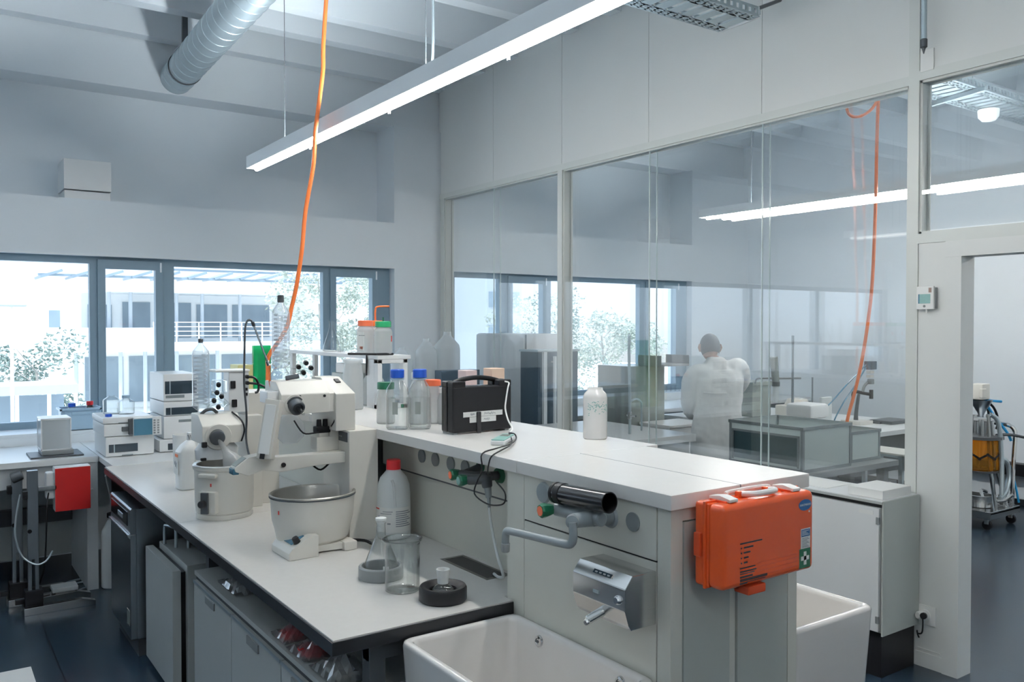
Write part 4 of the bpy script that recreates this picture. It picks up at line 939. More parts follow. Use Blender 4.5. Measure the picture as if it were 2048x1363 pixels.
# right stack (front faces y=6.20)
g2 = 'instrument modules of the tall right stack'
module('bottom module of the tall right instrument stack, pale blue side', 1.345, 1.61, 6.16, 6.62, .90, .985, (1.40, 1.45, .915, .96), None, tint=blue_pl if False else lab_white, group=g2)
module('lower white module of the tall right instrument stack without window', 1.38, 1.63, 6.19, 6.62, .985, 1.145, None, (1.48, 1.58, 1.10, 1.118), group=g2)
module('middle module of the tall right instrument stack with narrow dark window', 1.38, 1.62, 6.19, 6.62, 1.145, 1.245, (1.395, 1.61, 1.155, 1.205), None, group=g2)
module('upper module of the tall right instrument stack with large dark window', 1.38, 1.615, 6.19, 6.62, 1.245, 1.44, (1.39, 1.605, 1.30, 1.39), (1.395, 1.52, 1.272, 1.292), group=g2)
def jar(name, label, cat, c, r, h, m, capm=None, cap_h=.03, neck=.5, group=None, caplabel=None, shoulder=.72):
    t = thing(name, label, cat, c, group)
    x, y, z = c
    part('body', B().lathe([(0, z), (r * .92, z), (r, z + .008), (r, z + h * shoulder), (r * .93, z + h * (shoulder + .07)), (r * neck * 1.1, z + h * .93), (r * neck, z + h * .95), (r * neck, z + h)], (x, y, 0), 30), m, t, angle=70)
    if capm: part('cap', B().lathe([(0, z + h * .965), (r * neck * 1.25, z + h * .965), (r * neck * 1.25, z + h * .965 + cap_h - .003), (r * neck * 1.18, z + h * .965 + cap_h), (0, z + h * .965 + cap_h)], (x, y, 0), 30), capm, t, caplabel)
    return t
jar('solvent_bottle', 'clear solvent bottle with pale blue cap on the left instrument stack', 'bottle', (1.165, 6.33, 1.165), .055, .115, clear_b, blue_pl, .02, .38, 'solvent bottles on the left stack')
jar('solvent_bottle', 'clear solvent bottle without cap on the left instrument stack', 'bottle', (1.085, 6.40, 1.165), .055, .13, clear_b, None, .02, .38, 'solvent bottles on the left stack')
solo('bottle_cap', B().lathe([(0, 0), (.022, 0), (.022, .014), (.018, .018), (0, .018)], (1.035, 6.22, 1.165), 20), blue_cap, 'loose blue cap lying on the left instrument stack', 'cap', (1.035, 6.22, 1.165))
# balance on its slab
solo('balance_slab', B().box((.585, 6.33, .9), (.90, 6.62, .912), .003), dark_grey, 'dark stone slab under the analytical balance', 'slab')
t = thing('analytical_balance', 'analytical balance with white and frosted glass draught shield', 'balance', (.74, 6.5, .912))
part('base', B().box((.655, 6.37, .914), (.845, 6.60, .945), .004), mid_grey, t)
part('shield_frame', B().box((.65, 6.38, 1.145), (.832, 6.60, 1.158), .003).box((.65, 6.38, .945), (.658, 6.388, 1.15)).box((.824, 6.38, .945), (.832, 6.388, 1.15)).box((.65, 6.592, .945), (.658, 6.60, 1.15)).box((.824, 6.592, .945), (.832, 6.60, 1.15)).box((.65, 6.38, .94), (.832, 6.60, .952)), lab_white, t)
part('shield_pane', B().box((.658, 6.382, .95), (.824, 6.385, 1.146)), milky, t, smooth=False)
part('shield_pane', B().box((.652, 6.388, .95), (.655, 6.592, 1.146)), milky, t, smooth=False)
part('rear_column', B().box((.66, 6.53, .945), (.822, 6.59, 1.14)), lab_white, t, smooth=False)
part('pan', B().cyl((.74, 6.47, .952), (.74, 6.47, .965), .045), steel, t)
# crate on the sill with bottles
t = thing('storage_crate', 'blue grey stacking crate on the window sill holding two bottles', 'crate', (1.0, 7.22, .985))
b = B().box((.865, 7.125, .985), (1.125, 7.13, 1.145)).box((.865, 7.32, .985), (1.125, 7.325, 1.145)).box((.865, 7.125, .985), (.87, 7.325, 1.145)).box((1.12, 7.125, .985), (1.125, 7.325, 1.145)).box((.865, 7.125, .985), (1.125, 7.325, .99))
part('walls', b, blue_pl, t, smooth=False)
part('rim', B().box((.85, 7.112, 1.135), (1.14, 7.127, 1.152), .003).box((.85, 7.323, 1.135), (1.14, 7.338, 1.152), .003).box((.85, 7.112, 1.135), (.867, 7.338, 1.152), .003).box((1.123, 7.112, 1.135), (1.14, 7.338, 1.152), .003), blue_pl, t)
part('grip', B().box((.93, 7.118, 1.10), (1.06, 7.126, 1.125), .002), blue_pl, t)
part('rib', B().box((.858, 7.119, .99), (.868, 7.126, 1.13)).box((.885, 7.119, .99), (.892, 7.126, 1.13)).box((1.095, 7.119, .99), (1.102, 7.126, 1.13)).box((1.122, 7.119, .99), (1.132, 7.126, 1.13)), blue_pl, t, smooth=False)
jar('solvent_bottle', 'bottle with blue cap in the blue grey crate', 'bottle', (.945, 7.22, .991), .04, .172, clear_b, blue_cap, .028, .55, 'bottles in the crate')
jar('solvent_bottle', 'dark bottle with red cap in the blue grey crate', 'bottle', (1.07, 7.22, .991), .04, .18, black_sh, red_cap, .03, .5, 'bottles in the crate')

# lifting stands on the floor -----------------------------------------------------------------------
def stand(label, x, y, red):
    t = thing('lifting_stand', label, 'stand', (x, y, 0), 'steel lifting stands in front of the window bench')
    c = B()
    c.box((x - .030, y - .02, .32), (x + .030, y + .02, red), .003).box((x - .030, y - .02, .10), (x - .009, y + .02, .33), .002).box((x + .009, y - .02, .10), (x + .030, y + .02, .33), .002)
    part('column', c, steel_d, t)
    part('column_shoe', B().box((x - .05, y - .05, .02), (x + .05, y + .05, .13), .004).box((x - .10, y - .02, .05), (x - .05, y + .02, .08), .003), black_pl, t)
    for s_ in (-1, 1):
        part('base_bar', B().prism([(x - .06, 0.0), (x - .06, .045), (x + .26, .052), (x + .335, .030), (x + .335, .0)], 'y', y + s_ * .095 - .022, y + s_ * .095 + .022, .002), steel, t, angle=25)
    part('cross_bar', B().box((x - .04, y - .10, .01), (x + .04, y + .10, .04), .003), black_pl, t)
    part('clamp', B().box((x - .055, y - .03, .70), (x - .028, y + .03, .75), .004), black_pl, t)
    part('screw_knob', B().cyl((x - .02, y - .035, .50), (x - .02, y - .02, .50), .012), black_pl, t)
    return t
s_ = stand('front steel lifting stand carrying the red control box', .565, 6.03, .875)
part('arm', B().box((.595, 6.02, .74), (.70, 6.045, .77), .003), steel, s_)
rb = part('motor_unit', B().box((.690, 6.02, .60), (.892, 6.025, .872)), red_pl, s_, 'red faced motor box', smooth=False)
part('motor_case', B().box((.688, 6.025, .60), (.894, 6.13, .876), .003).box((.64, 6.04, .68), (.69, 6.11, .85), .012), lab_white, rb, 'white motor casing')
part('side_knob', B().cyl((.893, 6.05, .715), (.91, 6.05, .715), .007), white_pl, rb)
part('cable', B().tube([(.66, 6.05, .74), (.645, 6.03, .66), (.64, 6.03, .5), (.635, 6.04, .36), (.625, 6.04, .24), (.60, 6.05, .15)], .005, n=8), black_pl, s_)
part('cable', B().tube([(.50, 6.04, .73), (.475, 6.02, .60), (.468, 6.0, .48), (.50, 5.98, .36), (.57, 5.96, .30), (.63, 5.97, .31), (.67, 6.0, .36)], .006, n=8), zinc, s_, 'grey looping cable')
s2_ = stand('rear steel lifting stand standing behind the red control box stand', .50, 6.27, .80)
part('clamp_head', B().cyl((.47, 6.255, .80), (.53, 6.245, .82), .036, .03, bev=.004), dark_grey, s2_)
solo('foot_pedal', B().box((.68, 6.12, .055), (.83, 6.24, .085), .006).box((.70, 6.13, 0), (.81, 6.23, .055)), white_pl, 'small white foot pedal beside the lifting stands', 'foot pedal')
solo('floor_cable', B().tube([(.70, 6.34, .008), (.78, 6.40, .008), (.88, 6.46, .008), (.98, 6.44, .008), (.97, 6.34, .008), (.88, 6.30, .008), (.83, 6.26, .008), (.74, 6.32, .008), (.80, 6.5, .008), (.92, 6.56, .008)], .006, n=8), zinc, 'pale cable looped on the floor by the foot pedal', 'cable')
jar('waste_canister', 'tall white canister with black cap on the floor at the bench corner', 'canister', (1.065, 6.27, 0), .075, .49, white_pl, black_pl, .03, .4)
solo('waste_hose', B().tube([(1.065, 6.27, .50), (1.05, 6.24, .60), (1.02, 6.20, .72), (1.005, 6.16, .80), (1.0, 6.12, .82), (.995, 6.10, .78)], .006, n=8), milky_thick, 'clear hose from the white floor canister up to the bench', 'hose')
solo('paper_sheet', B().box((.25, 4.72, 0), (.455, 5.02, .004)), paper, 'white sheet lying on the floor at the lower left', 'paper', smooth=False)

# ================================================================ THINGS ON THE SHELF TOP
SZ = 1.353
t = thing('storage_rack', 'white plastic shelf rack on top of the shelf carrying glassware', 'rack', (1.97, 4.4, SZ))
part('top_plate', B().box((1.90, 3.90, 1.605), (2.09, 5.15, 1.626), .003), white_lam, t)
part('end_frame', B().box((1.90, 3.90, SZ), (1.925, 3.945, 1.605), .002).box((2.045, 3.90, SZ), (2.07, 3.945, 1.605), .002).box((1.90, 3.90, SZ), (2.07, 3.945, SZ + .022), .002).box((1.90, 3.90, 1.585), (2.07, 3.945, 1.605), .002).box((1.90, 3.945, SZ), (1.912, 4.03, 1.605)), white_lam, t)
part('end_frame', B().box((1.90, 5.10, SZ), (1.925, 5.14, 1.605), .002).box((2.045, 5.10, SZ), (2.07, 5.14, 1.605), .002), white_lam, t)
part('foot', B().box((2.03, 3.895, SZ + .002), (2.045, 3.90, SZ + .02)), green_pl, t, smooth=False)
RZ = 1.626
b = B().tube([(2.0, 3.93, RZ + .006), (1.90, 3.91, RZ + .007), (1.82, 4.08, RZ + .006)], .006, n=8, smooth=2).tube([(1.90, 4.03, RZ + .004), (1.895, 4.02, 1.60), (1.893, 4.02, 1.52)], .005, n=8)
solo('power_cable', b, black_pl, 'black cable lying over the edge of the white rack', 'cable')
lab_vessel('conical_flask', 'empty clear conical flask on the white rack', 'flask', (1.975, 4.66, RZ), [(0, .002), (.050, .002), (.054, .01), (.048, .035), (.018, .125), (.0155, .14), (.0155, .175), (.018, .178)], clear_b)
lab_vessel('glass_cylinder', 'thin clear cylinder on the white rack next to the conical flask', 'measuring cylinder', (1.965, 4.50, RZ), [(0, 0), (.022, 0), (.022, .004), (.010, .008), (.010, .165), (.012, .168)], clear_b, 20)
lab_vessel('glass_cylinder', 'taller thin clear cylinder on the white rack beside the orange capped bottles', 'measuring cylinder', (2.00, 4.40, RZ), [(0, 0), (.022, 0), (.022, .004), (.011, .008), (.011, .205), (.013, .208)], clear_b, 20)
def lab_jar(label, x, y, z, r, h, capm, m, group, lbl=None):
    t = jar('wide_mouth_bottle', label, 'bottle', (x, y, z), r, h, m, capm, .03, .72, group, shoulder=.80)
    if lbl:
        b = B(); th = math.radians(215); 
        for k, (zz, hh, ww, sl) in enumerate(lbl):
            b.m = sl; d = Vector((math.cos(th), math.sin(th), 0)); u = Vector((-d.y, d.x, 0))
            b.obox(Vector((x, y, z + zz)) + d * (r + .0008) + u * (.004 if k % 2 else -.003), u, (0, 0, 1), (ww, hh, .0018))
        part('label', b, [paper, ink_or, ink_grey, ink_red], t, smooth=False)
    return t
gb = 'plastic bottles on the white rack'
L1 = [(.07, .10, .040, 0), (.035, .014, .012, 1), (.037, .014, .010, 3), (.10, .004, .035, 2)]
lab_jar('plastic bottle with red orange cap on the white rack, left of three', 1.945, 4.14, RZ, .045, .155, orange_cap, milky, gb, L1)
t = lab_jar('plastic wash bottle with orange cap and bent tube on the white rack', 2.035, 4.205, RZ, .045, .155, orange_c, milky, gb, L1)
part('bent_tube', B().tube([(2.035, 4.205, RZ + .18), (2.035, 4.205, RZ + .235), (2.045, 4.195, RZ + .255), (2.10, 4.165, RZ + .257)], .005, n=8), orange_c, t, 'orange bent tube')
t = lab_jar('plastic bottle with green cap at the near end of the white rack', 1.958, 3.955, RZ, .046, .15, green_cap, milky, gb)
part('sticker', B().obox((1.958 + .03, 3.955 - .035, RZ + .085), (.7, .7, 0), (0, 0, 1), (.012, .03, .002)), ink_red, t, smooth=False)
part('spout_tip', B().cyl((1.958, 3.955, RZ + .17), (1.958, 3.955, RZ + .195), .004), green_pl, t)
jar('carboy', 'large cloudy bottle left of the white rack end frame', 'bottle', (1.80, 3.98, SZ), .052, .245, milky, milky, .02, .78)
jar('carboy', 'squat cloudy container standing under the white rack', 'container', (1.99, 4.14, SZ), .06, .17, milky, None, .02, .6)
solo('drawer_box', B().box((1.925, 4.30, SZ), (2.045, 4.55, SZ + .16), .006), lcd, 'grey box standing far back under the white rack', 'box')
solo('glove_box', B().box((1.93, 4.31, SZ + .16), (2.04, 4.50, SZ + .215), .004), white_pl, 'small white box on the grey box under the white rack', 'box')
# blue capped bottles
def duran(label, x, y, r=.047):
    t = thing('screw_cap_bottle', label, 'bottle', (x, y, SZ), 'clear lab bottles with blue caps')
    part('body', B().lathe([(0, SZ + .006), (.03, SZ + .003), (r * .9, SZ + .0005), (r, SZ + .01), (r, SZ + .145), (r * .92, SZ + .168), (r * .5, SZ + .198), (r * .46, SZ + .205), (r * .46, SZ + .218)], (x, y, 0), 40), clear_b, t, angle=70)
    part('water', B().lathe([(0, SZ + .008), (r - .006, SZ + .008), (r - .005, SZ + .13), (0, SZ + .13)], (x, y, 0), 32), clear, t)
    part('cap', B().lathe([(0, SZ + .246), (.026, SZ + .246), (.029, SZ + .243), (.029, SZ + .212), (0, SZ + .212)], (x, y, 0), 30), blue_cap, t, 'blue screw cap')
    part('pour_ring', B().lathe([(r * .46, SZ + .204), (.029, SZ + .204), (.029, SZ + .209), (r * .46, SZ + .209)], (x, y, 0), 30, closed=True), blue_pl, t)
    part('print', B().obox((x - r * .58 - .003, y - r * .83, SZ + .09), (.82, -.57, 0), (0, 0, 1), (.022, .05, .001)), lcd, t, 'faint printed scale', smooth=False)
    return t
duran('clear lab bottle with blue cap on the shelf, left of the pair', 1.605, 3.115)
duran('clear lab bottle with blue cap on the shelf, right of the pair', 1.688, 3.075)
jar('reagent_jar', 'pale bottle with green cap half hidden behind the blue capped bottles', 'bottle', (1.66, 3.33, SZ), .04, .155, milky, green_pl, .03, .75)
jar('reagent_jar', 'pale bottle with orange red cap between blue capped bottles and black case', 'bottle', (1.83, 3.22, SZ), .04, .17, milky, orange_cap, .026, .75)
t = jar('reagent_jar', 'white bottle with printed strip partly behind the black case', 'bottle', (1.865, 3.16, SZ), .038, .14, milky, white_pl, .022, .7)
part('label', B().obox((1.838, 3.128, SZ + .06), (.82, -.57, 0), (0, 0, 1), (.022, .075, .002)), ink_grey, t, smooth=False)
jar('tall_white_bottle', 'white bottle with white cap behind the right blue capped bottle', 'bottle', (1.76, 3.22, SZ), .04, .20, milky, white_pl, .03, .6)
# black carrying case
t = thing('carrying_case', 'black plastic carrying case with handle standing on the shelf', 'case', (1.83, 2.87, SZ), None)
A = Matrix.Translation((1.828, 2.865, SZ)) @ Matrix.Rotation(math.radians(0.5), 4, 'Z')
def cb(a, c, bev=.004, b=None): return (b or B()).box(a, c, bev, 3, A)
part('front_shell', cb((-.135, -.045, .006), (.145, -.003, .185), .007, cb((.085, -.045, .18), (.145, -.003, .207), .006, cb((-.135, -.045, .18), (-.075, -.003, .207), .006))), black_pl, t)
part('rear_shell', cb((-.135, .002, .006), (.145, .045, .185), .007, cb((.085, .002, .18), (.145, .045, .207), .006, cb((-.135, .002, .18), (-.075, .045, .207), .006))), black_sh, t)
part('handle', B().tube([A @ Vector(p) for p in ((-.105, 0, .200), (-.06, 0, .212), (0, 0, .217), (.06, 0, .212), (.105, 0, .202))], .0095, n=12), black_pl, t)
part('latch', cb((-.028, -.055, .0), (-.008, -.044, .085), .004), black_sh, t, 'glossy black latch')
part('foot', cb((-.13, -.04, 0), (-.11, .04, .008), .001), mid_grey, t)
part('foot', cb((.115, -.04, 0), (.135, .04, .008), .001), mid_grey, t)
tp = B().obox(A @ Vector((.005, -.0462, .076)), (1, 0, .008), (0, 0, 1), (.186, .020, .001)); tp.obox(A @ Vector((.004, -.0464, .054)), (1, 0, .008), (0, 0, 1), (.125, .022, .001))
part('tape_label', tp, paper, t, 'two strips of white tape with handwriting', smooth=False)
sc = B()
rnd = random.Random(11)
def scrawl(x0, x1, z, h, n):
    pts = [A @ Vector((x0 + (x1 - x0) * k / n, -.0470, z + (h / 2 if k % 2 else -h / 2) * rnd.uniform(.4, 1))) for k in range(n + 1)]
    sc.tube(pts, .0009, n=4, smooth=3)
for a_ in ((-.055, -.036, .076, .011, 7), (.010, .064, .076, .011, 14), (.008, .036, .054, .013, 8)):
    sc = B(); scrawl(*a_); part('handwriting', sc, ink_grey, t, smooth=False)
# meter with cables
t = thing('hand_meter', 'small green hand meter lying on the shelf in front of the black case', 'meter', (1.73, 2.52, SZ))
M_ = Matrix.Translation((1.745, 2.545, SZ)) @ Matrix.Rotation(math.radians(42), 4, 'Z')
part('case', B().prism([(-.10, -.022), (-.10, .022), (-.07, .027), (.06, .030), (.09, .02), (.09, -.02), (.06, -.030), (-.07, -.027)], 'z', 0.0, .017, .003)._add(bmesh.new()) if False else B().box((-.095, -.027, 0), (.085, .027, .018), .006, 3, M_), lab_white, t)
part('cover', B().box((-.092, -.024, .0165), (.082, .024, .0215), .003, 2, M_), teal_pl, t, 'teal cover')
part('display', B().box((.0, -.017, .0210), (.05, .017, .0225), .0005, 1, M_), lcd, t)
solo('white_cable', B().tube([(1.935, 2.815, 1.553), (1.945, 2.80, 1.548), (1.930, 2.785, 1.53), (1.915, 2.775, 1.49), (1.90, 2.76, 1.45), (1.885, 2.72, 1.41), (1.85, 2.64, 1.385), (1.80, 2.59, 1.376)], .0032, n=8), white_pl, 'thin white cable from the black case to the hand meter', 'cable')
solo('probe_cable', B().tube([(1.80, 2.592, 1.378), (1.815, 2.575, 1.374), (1.79, 2.53, 1.362), (1.71, 2.45, 1.360), (1.61, 2.39, 1.360), (1.531, 2.36, 1.352), (1.528, 2.355, 1.31), (1.55, 2.40, 1.275), (1.57, 2.45, 1.245), (1.545, 2.43, 1.205), (1.53, 2.33, 1.19), (1.525, 2.25, 1.20), (1.53, 2.225, 1.215), (1.56, 2.27, 1.235), (1.59, 2.36, 1.25)], .0026, n=8), black_pl, 'black cable running from the hand meter down over the water valve', 'cable')
solo('probe_cable', B().tube([(1.80, 2.59, 1.377), (1.75, 2.50, 1.364), (1.68, 2.41, 1.3625), (1.60, 2.34, 1.3625), (1.530, 2.30, 1.352), (1.53, 2.32, 1.32), (1.56, 2.37, 1.29), (1.60, 2.43, 1.265)], .0026, n=8), black_pl, 'second black cable dropping from the hand meter to the valve body', 'cable')
# vase
t = thing('vase', 'white ceramic jar with faint blue flower pattern on the shelf', 'vase', (2.085, 2.42, SZ))
vx, vy = 2.085, 2.43
part('body', B().lathe([(0, SZ), (.043, SZ), (.0455, SZ + .004), (.0455, SZ + .155), (.042, SZ + .170), (.030, SZ + .182), (.028, SZ + .192), (.026, SZ + .192), (.025, SZ + .17), (0, SZ + .16)], (vx, vy, 0), 40), ceramic, t, angle=60)
fl = B(); rnd = random.Random(5)
for k in range(60):
    a = math.radians(rnd.uniform(195, 300)); z = SZ + .128 + rnd.gauss(0, .012) - (abs(a - math.radians(250)) * .01)
    d = Vector((math.cos(a), math.sin(a), 0)); fl.obox(Vector((vx, vy, z)) + d * .0456, (-d.y, d.x, rnd.uniform(-1, 1)), (0, 0, 1), (.006, .0022, .0006))
part('flower_pattern', fl, teal_pl, t, smooth=False)
# things behind the shelf by the window: sheets, boxes, canisters on the corner worktop
solo('green_folder', B().box((2.15, 6.62, .9), (2.29, 6.66, 1.62), .003), green_film, 'upright translucent green panel near the window behind the evaporators', 'panel')
solo('yellow_box', B().box((2.02, 6.60, .9), (2.14, 6.80, 1.47), .004), yellow_pl, 'tall yellow box near the window left of the green panel', 'box')
t = thing('window_table', 'white table beside the corner column carrying canisters', 'table', (3.4, 6.9, 0))
part('table_top', B().box((2.5, 6.55, 1.13), (4.22, 7.08, 1.16), .003), white_lam, t)
for x in (2.55, 4.12):
    for y in (6.6, 7.0): part('leg', B().box((x, y, 0), (x + .05, y + .05, 1.13)), dark_grey, t, smooth=False)
gcl = 'large cloudy canisters by the corner column'
jar('water_canister', 'large cloudy canister by the corner column, leftmost of three', 'canister', (3.56, 6.82, 1.16), .10, .42, milky, None, .03, .3, gcl)
jar('water_canister', 'large cloudy canister by the corner column, middle of three', 'canister', (3.745, 6.70, 1.16), .10, .50, milky, None, .03, .3, gcl)
jar('water_canister', 'large cloudy canister by the corner column, rightmost and tallest', 'canister', (3.975, 6.72, 1.16), .12, .56, milky, None, .03, .3, gcl)
solo('navy_box', B().box((3.74, 6.42, 1.0), (4.14, 6.54, 1.38), .004).box((3.76, 6.43, 0), (4.12, 6.53, 1.0)), navy_pl, 'dark navy box unit in front of the corner column canisters', 'box')
solo('small_box', B().box((1.99, 3.20, SZ), (2.05, 3.27, SZ + .225), .003), mat('pale_pink', (.72, .58, .58), .5), 'small pale pink box behind the left end of the black case', 'box')
solo('small_box', B().box((2.075, 3.12, SZ), (2.145, 3.19, SZ + .235), .003), mat('pale_peach', (.84, .62, .48), .5), 'small peach box behind the handle of the black case', 'box')

# ================================================================ OVERHEAD AND ON THE PARTITION
def pendant(label, x, y0, y1, z, group, up=1.0, down=1.0):
    t = thing('pendant_light', label, 'light', (x, (y0 + y1) / 2, z), group)
    part('housing', B().box((x - .05, y0, z - .006), (x - .044, y1 + .06, z + .075)).box((x + .044, y0, z - .006), (x + .05, y1 + .06, z + .075)).box((x - .044, y0, z + .004), (x + .044, y1 + .06, z + .03)), sill_m, t, smooth=False)
    part('end_cap', B().box((x - .051, y1 + .06, z - .008), (x + .051, y1 + .066, z + .077)), sill_m, t, smooth=False)
    part('tube', B().cyl((x, y0 + .02, z - .016), (x, y1, z - .016), .015, n=16), emis('fluorescent_tube', (1.0, .97, .92), TUBE * down), t, 'glowing fluorescent tube')
    part('added_uplight_slot', B().box((x - .030, y0 + .05, z + .032), (x + .030, y1 - .02, z + .036)), emis('uplight_fill', (.87, .95, 1.0), ADDED_UPLIGHT * up), t, 'added upward glow brightening ceiling and upper walls', smooth=False)  # glowing slot added to throw light up at ceiling and walls
    for y in (y1 - .55, (y0 + y1) / 2 + .22, y0 + .4):
        w_ = part('suspension_wire', B().cyl((x, y, z + .03), (x, y, 4.1), .0025, n=6), wire_dark, t)
    cl_ = B()
    for k in range(4):
        y = y1 - .9 - k * (y1 - y0 - 1) / 4; cl_.box((x + .026, y - .006, z - .03), (x + .034, y + .006, z + .012))
    part('tube_clip', cl_, sill_m, t, smooth=False)
    return t
gp = 'linear fluorescent pendants'
pendant('long linear pendant light with glowing tube crossing the ceiling of the front lab', 1.91, .6, 5.79, 2.87, gp, .75)
pendant('added unseen fill pendant over the left aisle, shining mostly upward', -.9, .6, 6.2, 2.87, gp, 1.2, .02)  # added out of view to brighten the left ceiling and upper wall
pendant('added unseen fill pendant behind the camera', .2, -2.7, -.4, 2.87, gp)  # added out of view as fill from the rear of the room
pendant('pendant light in the second lab, its far end above the person in white', 6.50, .9, 5.86, 2.87, gp, .75, 1.15)
pendant('added unseen fill pendant in the second lab', 6.5, -2.8, .5, 2.87, gp)  # unseen lamp added to brighten the second lab
solo('light_cable', B().tube([(1.95, 3.42, 4.1), (1.95, 3.42, 3.5), (1.952, 3.42, 3.1), (1.945, 3.42, 2.955)], .007, n=8), zinc, 'grey supply cable dropping from the ceiling to the pendant light', 'cable')

def duct(y1=7.42):
    x, z, r = 1.775, 3.835, .128
    t = thing('ventilation_duct', 'round galvanised spiral duct under the ceiling at upper left', 'duct', (x, 5, z))
    pf = []; L = 6.4; n = 44
    for k in range(n):
        u = k / n * L; pf += [(r, u), (r, u + .13), (r + .0035, u + .136), (r + .0035, u + .141)]
    part('pipe', B().lathe([(0, 0)] + pf + [(r, L), (0, L)], (x, y1, z), 40, (-.035, -1, 0)), zinc, t, angle=25)
    part('joint_band', B().lathe([(r, 0), (r + .006, 0), (r + .006, .02), (r, .02)], (x - .012, 7.08, z), 40, (-.035, -1, 0), closed=True), dark_grey, t)
    part('clamp_plate', B().obox((x - .02 - r * .62, 6.85, z + r * .82), (0, 1, 0), (.82, 0, .62), (.22, .07, .004)), sill_m, t, smooth=False)
    part('hanger_strap', B().box((x - .10, 6.80, z + .09), (x - .06, 6.83, 4.45)), dark_grey, t, smooth=False)
duct()
solo('air_outlet_box', B().box((.925, 7.36 + .01, 2.84), (1.262, 7.72, 3.075), .003).box((.93, 7.385, 2.768), (1.258, 7.72, 2.832), .003), lab_white, 'white two-part air outlet box on the wall above the window', 'vent', (1.1, 7.5, 2.77))
solo('overhead_cord', B().tube([(1.90, 4.42, 4.1), (1.845, 4.40, 3.62), (1.822, 4.40, 3.30), (1.820, 4.40, 3.18), (1.797, 4.40, 3.00), (1.778, 4.41, 2.83), (1.766, 4.41, 2.65), (1.728, 4.43, 2.40), (1.707, 4.43, 2.19), (1.680, 4.44, 2.0), (1.657, 4.458, 1.875), (1.638, 4.469, 1.78), (1.60, 4.491, 1.698), (1.55, 4.52, 1.61), (1.548, 4.526, 1.535), (1.548, 4.525, 1.413), (1.56, 4.50, 1.36)], .0115, n=10), orange_c, 'orange cord hanging from the ceiling past the pendant light', 'cord')

def tray(label, x0, x1, y0, y1, z, holes=True):
    t = thing('cable_tray', label, 'cable tray', ((x0 + x1) / 2, (y0 + y1) / 2, z), 'perforated cable trays under the ceiling')
    # perforated bottom: lengthwise rails and cross slats leave real openings
    b = B(); w = y1 - y0; n = int((x1 - x0) / .05)
    for f in (0, .10, .19, .81, .90, 1.0): b.box((x0, y0 + w * f - .010, z), (x1, y0 + w * f + .010, z + .004))
    for k in range(n + 1):
        x = x0 + (x1 - x0) * k / n; b.box((x - .008, y0, z), (x + .008, y0 + w * .2, z + .004)).box((x - .008, y1 - w * .2, z), (x + .008, y1, z + .004))
        if k % 2 == 0: b.box((x - .034, y0 + w * .19, z), (x + .034, y1 - w * .19, z + .004))
    part('perforated_bottom', b, zinc, t, smooth=False)
    for y in (y0, y1):
        s = B().box((x0, y - .002, z + .001), (x1, y + .002, z + .018)).box((x0, y - .002, z + .045), (x1, y + .002, z + .06))
        for k in range(n + 1): 
            x = x0 + (x1 - x0) * k / n; s.box((x - .015, y - .002, z + .018), (x + .015, y + .002, z + .045))
        part('side_wall', s, zinc, t, smooth=False)
    return t
tr = tray('perforated cable tray under the ceiling at the top edge, in the front lab', 2.6, 3.86, 3.11, 3.39, 3.5)
part('end_plate', B().box((3.858, 3.105, 3.495), (3.864, 3.395, 3.56)), sill_m, tr, smooth=False)
part('wall_rod', B().cyl((3.86, 3.13, 3.55), (4.274, 3.28, 3.74), .011), dark_grey, tr)
tr = tray('perforated cable tray in the second lab seen through the glass over the door', 5.7, 8.9, 3.12, 3.46, 3.5)
part('cross_bracket', B().obox((6.35, 3.29, 3.48), (.25, 1, 0), (0, 0, 1), (.5, .03, .03)), zinc, tr, smooth=False)
part('hanger_wire', B().cyl((6.4, 3.2, 3.5), (6.4, 3.2, 4.1), .004, n=6), zinc, tr)
solo('smoke_detector', B().lathe([(0, 3.40), (.05, 3.41), (.075, 3.44), (.08, 3.495), (0, 3.495)], (7.0, 3.37, 0), 24), white_pl, 'white round detector under the second lab cable tray', 'smoke detector')

t = thing('conduit_pipe', 'vertical grey conduit pipe with pointed tip in front of the partition', 'pipe', (4.2, 2.345, 3.17))
part('pipe', B().cyl((4.2, 2.345, 3.23), (4.2, 2.345, 4.1), .014, n=16), zinc, t)
part('tip', B().cyl((4.2, 2.345, 3.19), (4.2, 2.345, 3.235), .017, bev=.003).cyl((4.2, 2.345, 3.19), (4.2, 2.345, 3.16), .010, .002), dark_grey, t)
solo('blank_plate', B().box((4.264, 2.328, 3.09), (4.274, 2.398, 3.20), .002), white_pl, 'white blank cover plate on the partition below the conduit tip', 'cover plate')
t = thing('thermostat', 'white wall thermostat with display beside the doorway', 'thermostat', (4.26, 2.35, 1.86))
part('back_box', B().box((4.255, 2.300, 1.866), (4.274, 2.392, 1.974), .002), mid_grey, t)
f_ = part('front_cover', B().box((4.242, 2.305, 1.862), (4.256, 2.397, 1.980), .003), white_pl, t)
part('display', B().box((4.2405, 2.322, 1.892), (4.2425, 2.385, 1.940), .0005), lcd_g, f_, 'pale green display')
part('display_border', B().box((4.2402, 2.379, 1.892), (4.2422, 2.385, 1.940)), screen_b, f_, smooth=False)
part('sticker', B().box((4.2408, 2.316, 1.948), (4.2424, 2.331, 1.972)), mat('sticker_brown', (.35, .24, .2), .5), f_, smooth=False)
part('button', B().cyl((4.2425, 2.353, 1.878), (4.240, 2.353, 1.878), .0065), mid_grey, f_)
part('sensor_tip', B().cyl((4.25, 2.345, 1.862), (4.25, 2.345, 1.842), .005), white_pl, t)
t = thing('wall_socket', 'white wall socket with plug low on the partition panel', 'socket', (4.27, 2.34, .27))
part('plate', B().box((4.264, 2.292, .225), (4.274, 2.388, .325), .002), white_pl, t)
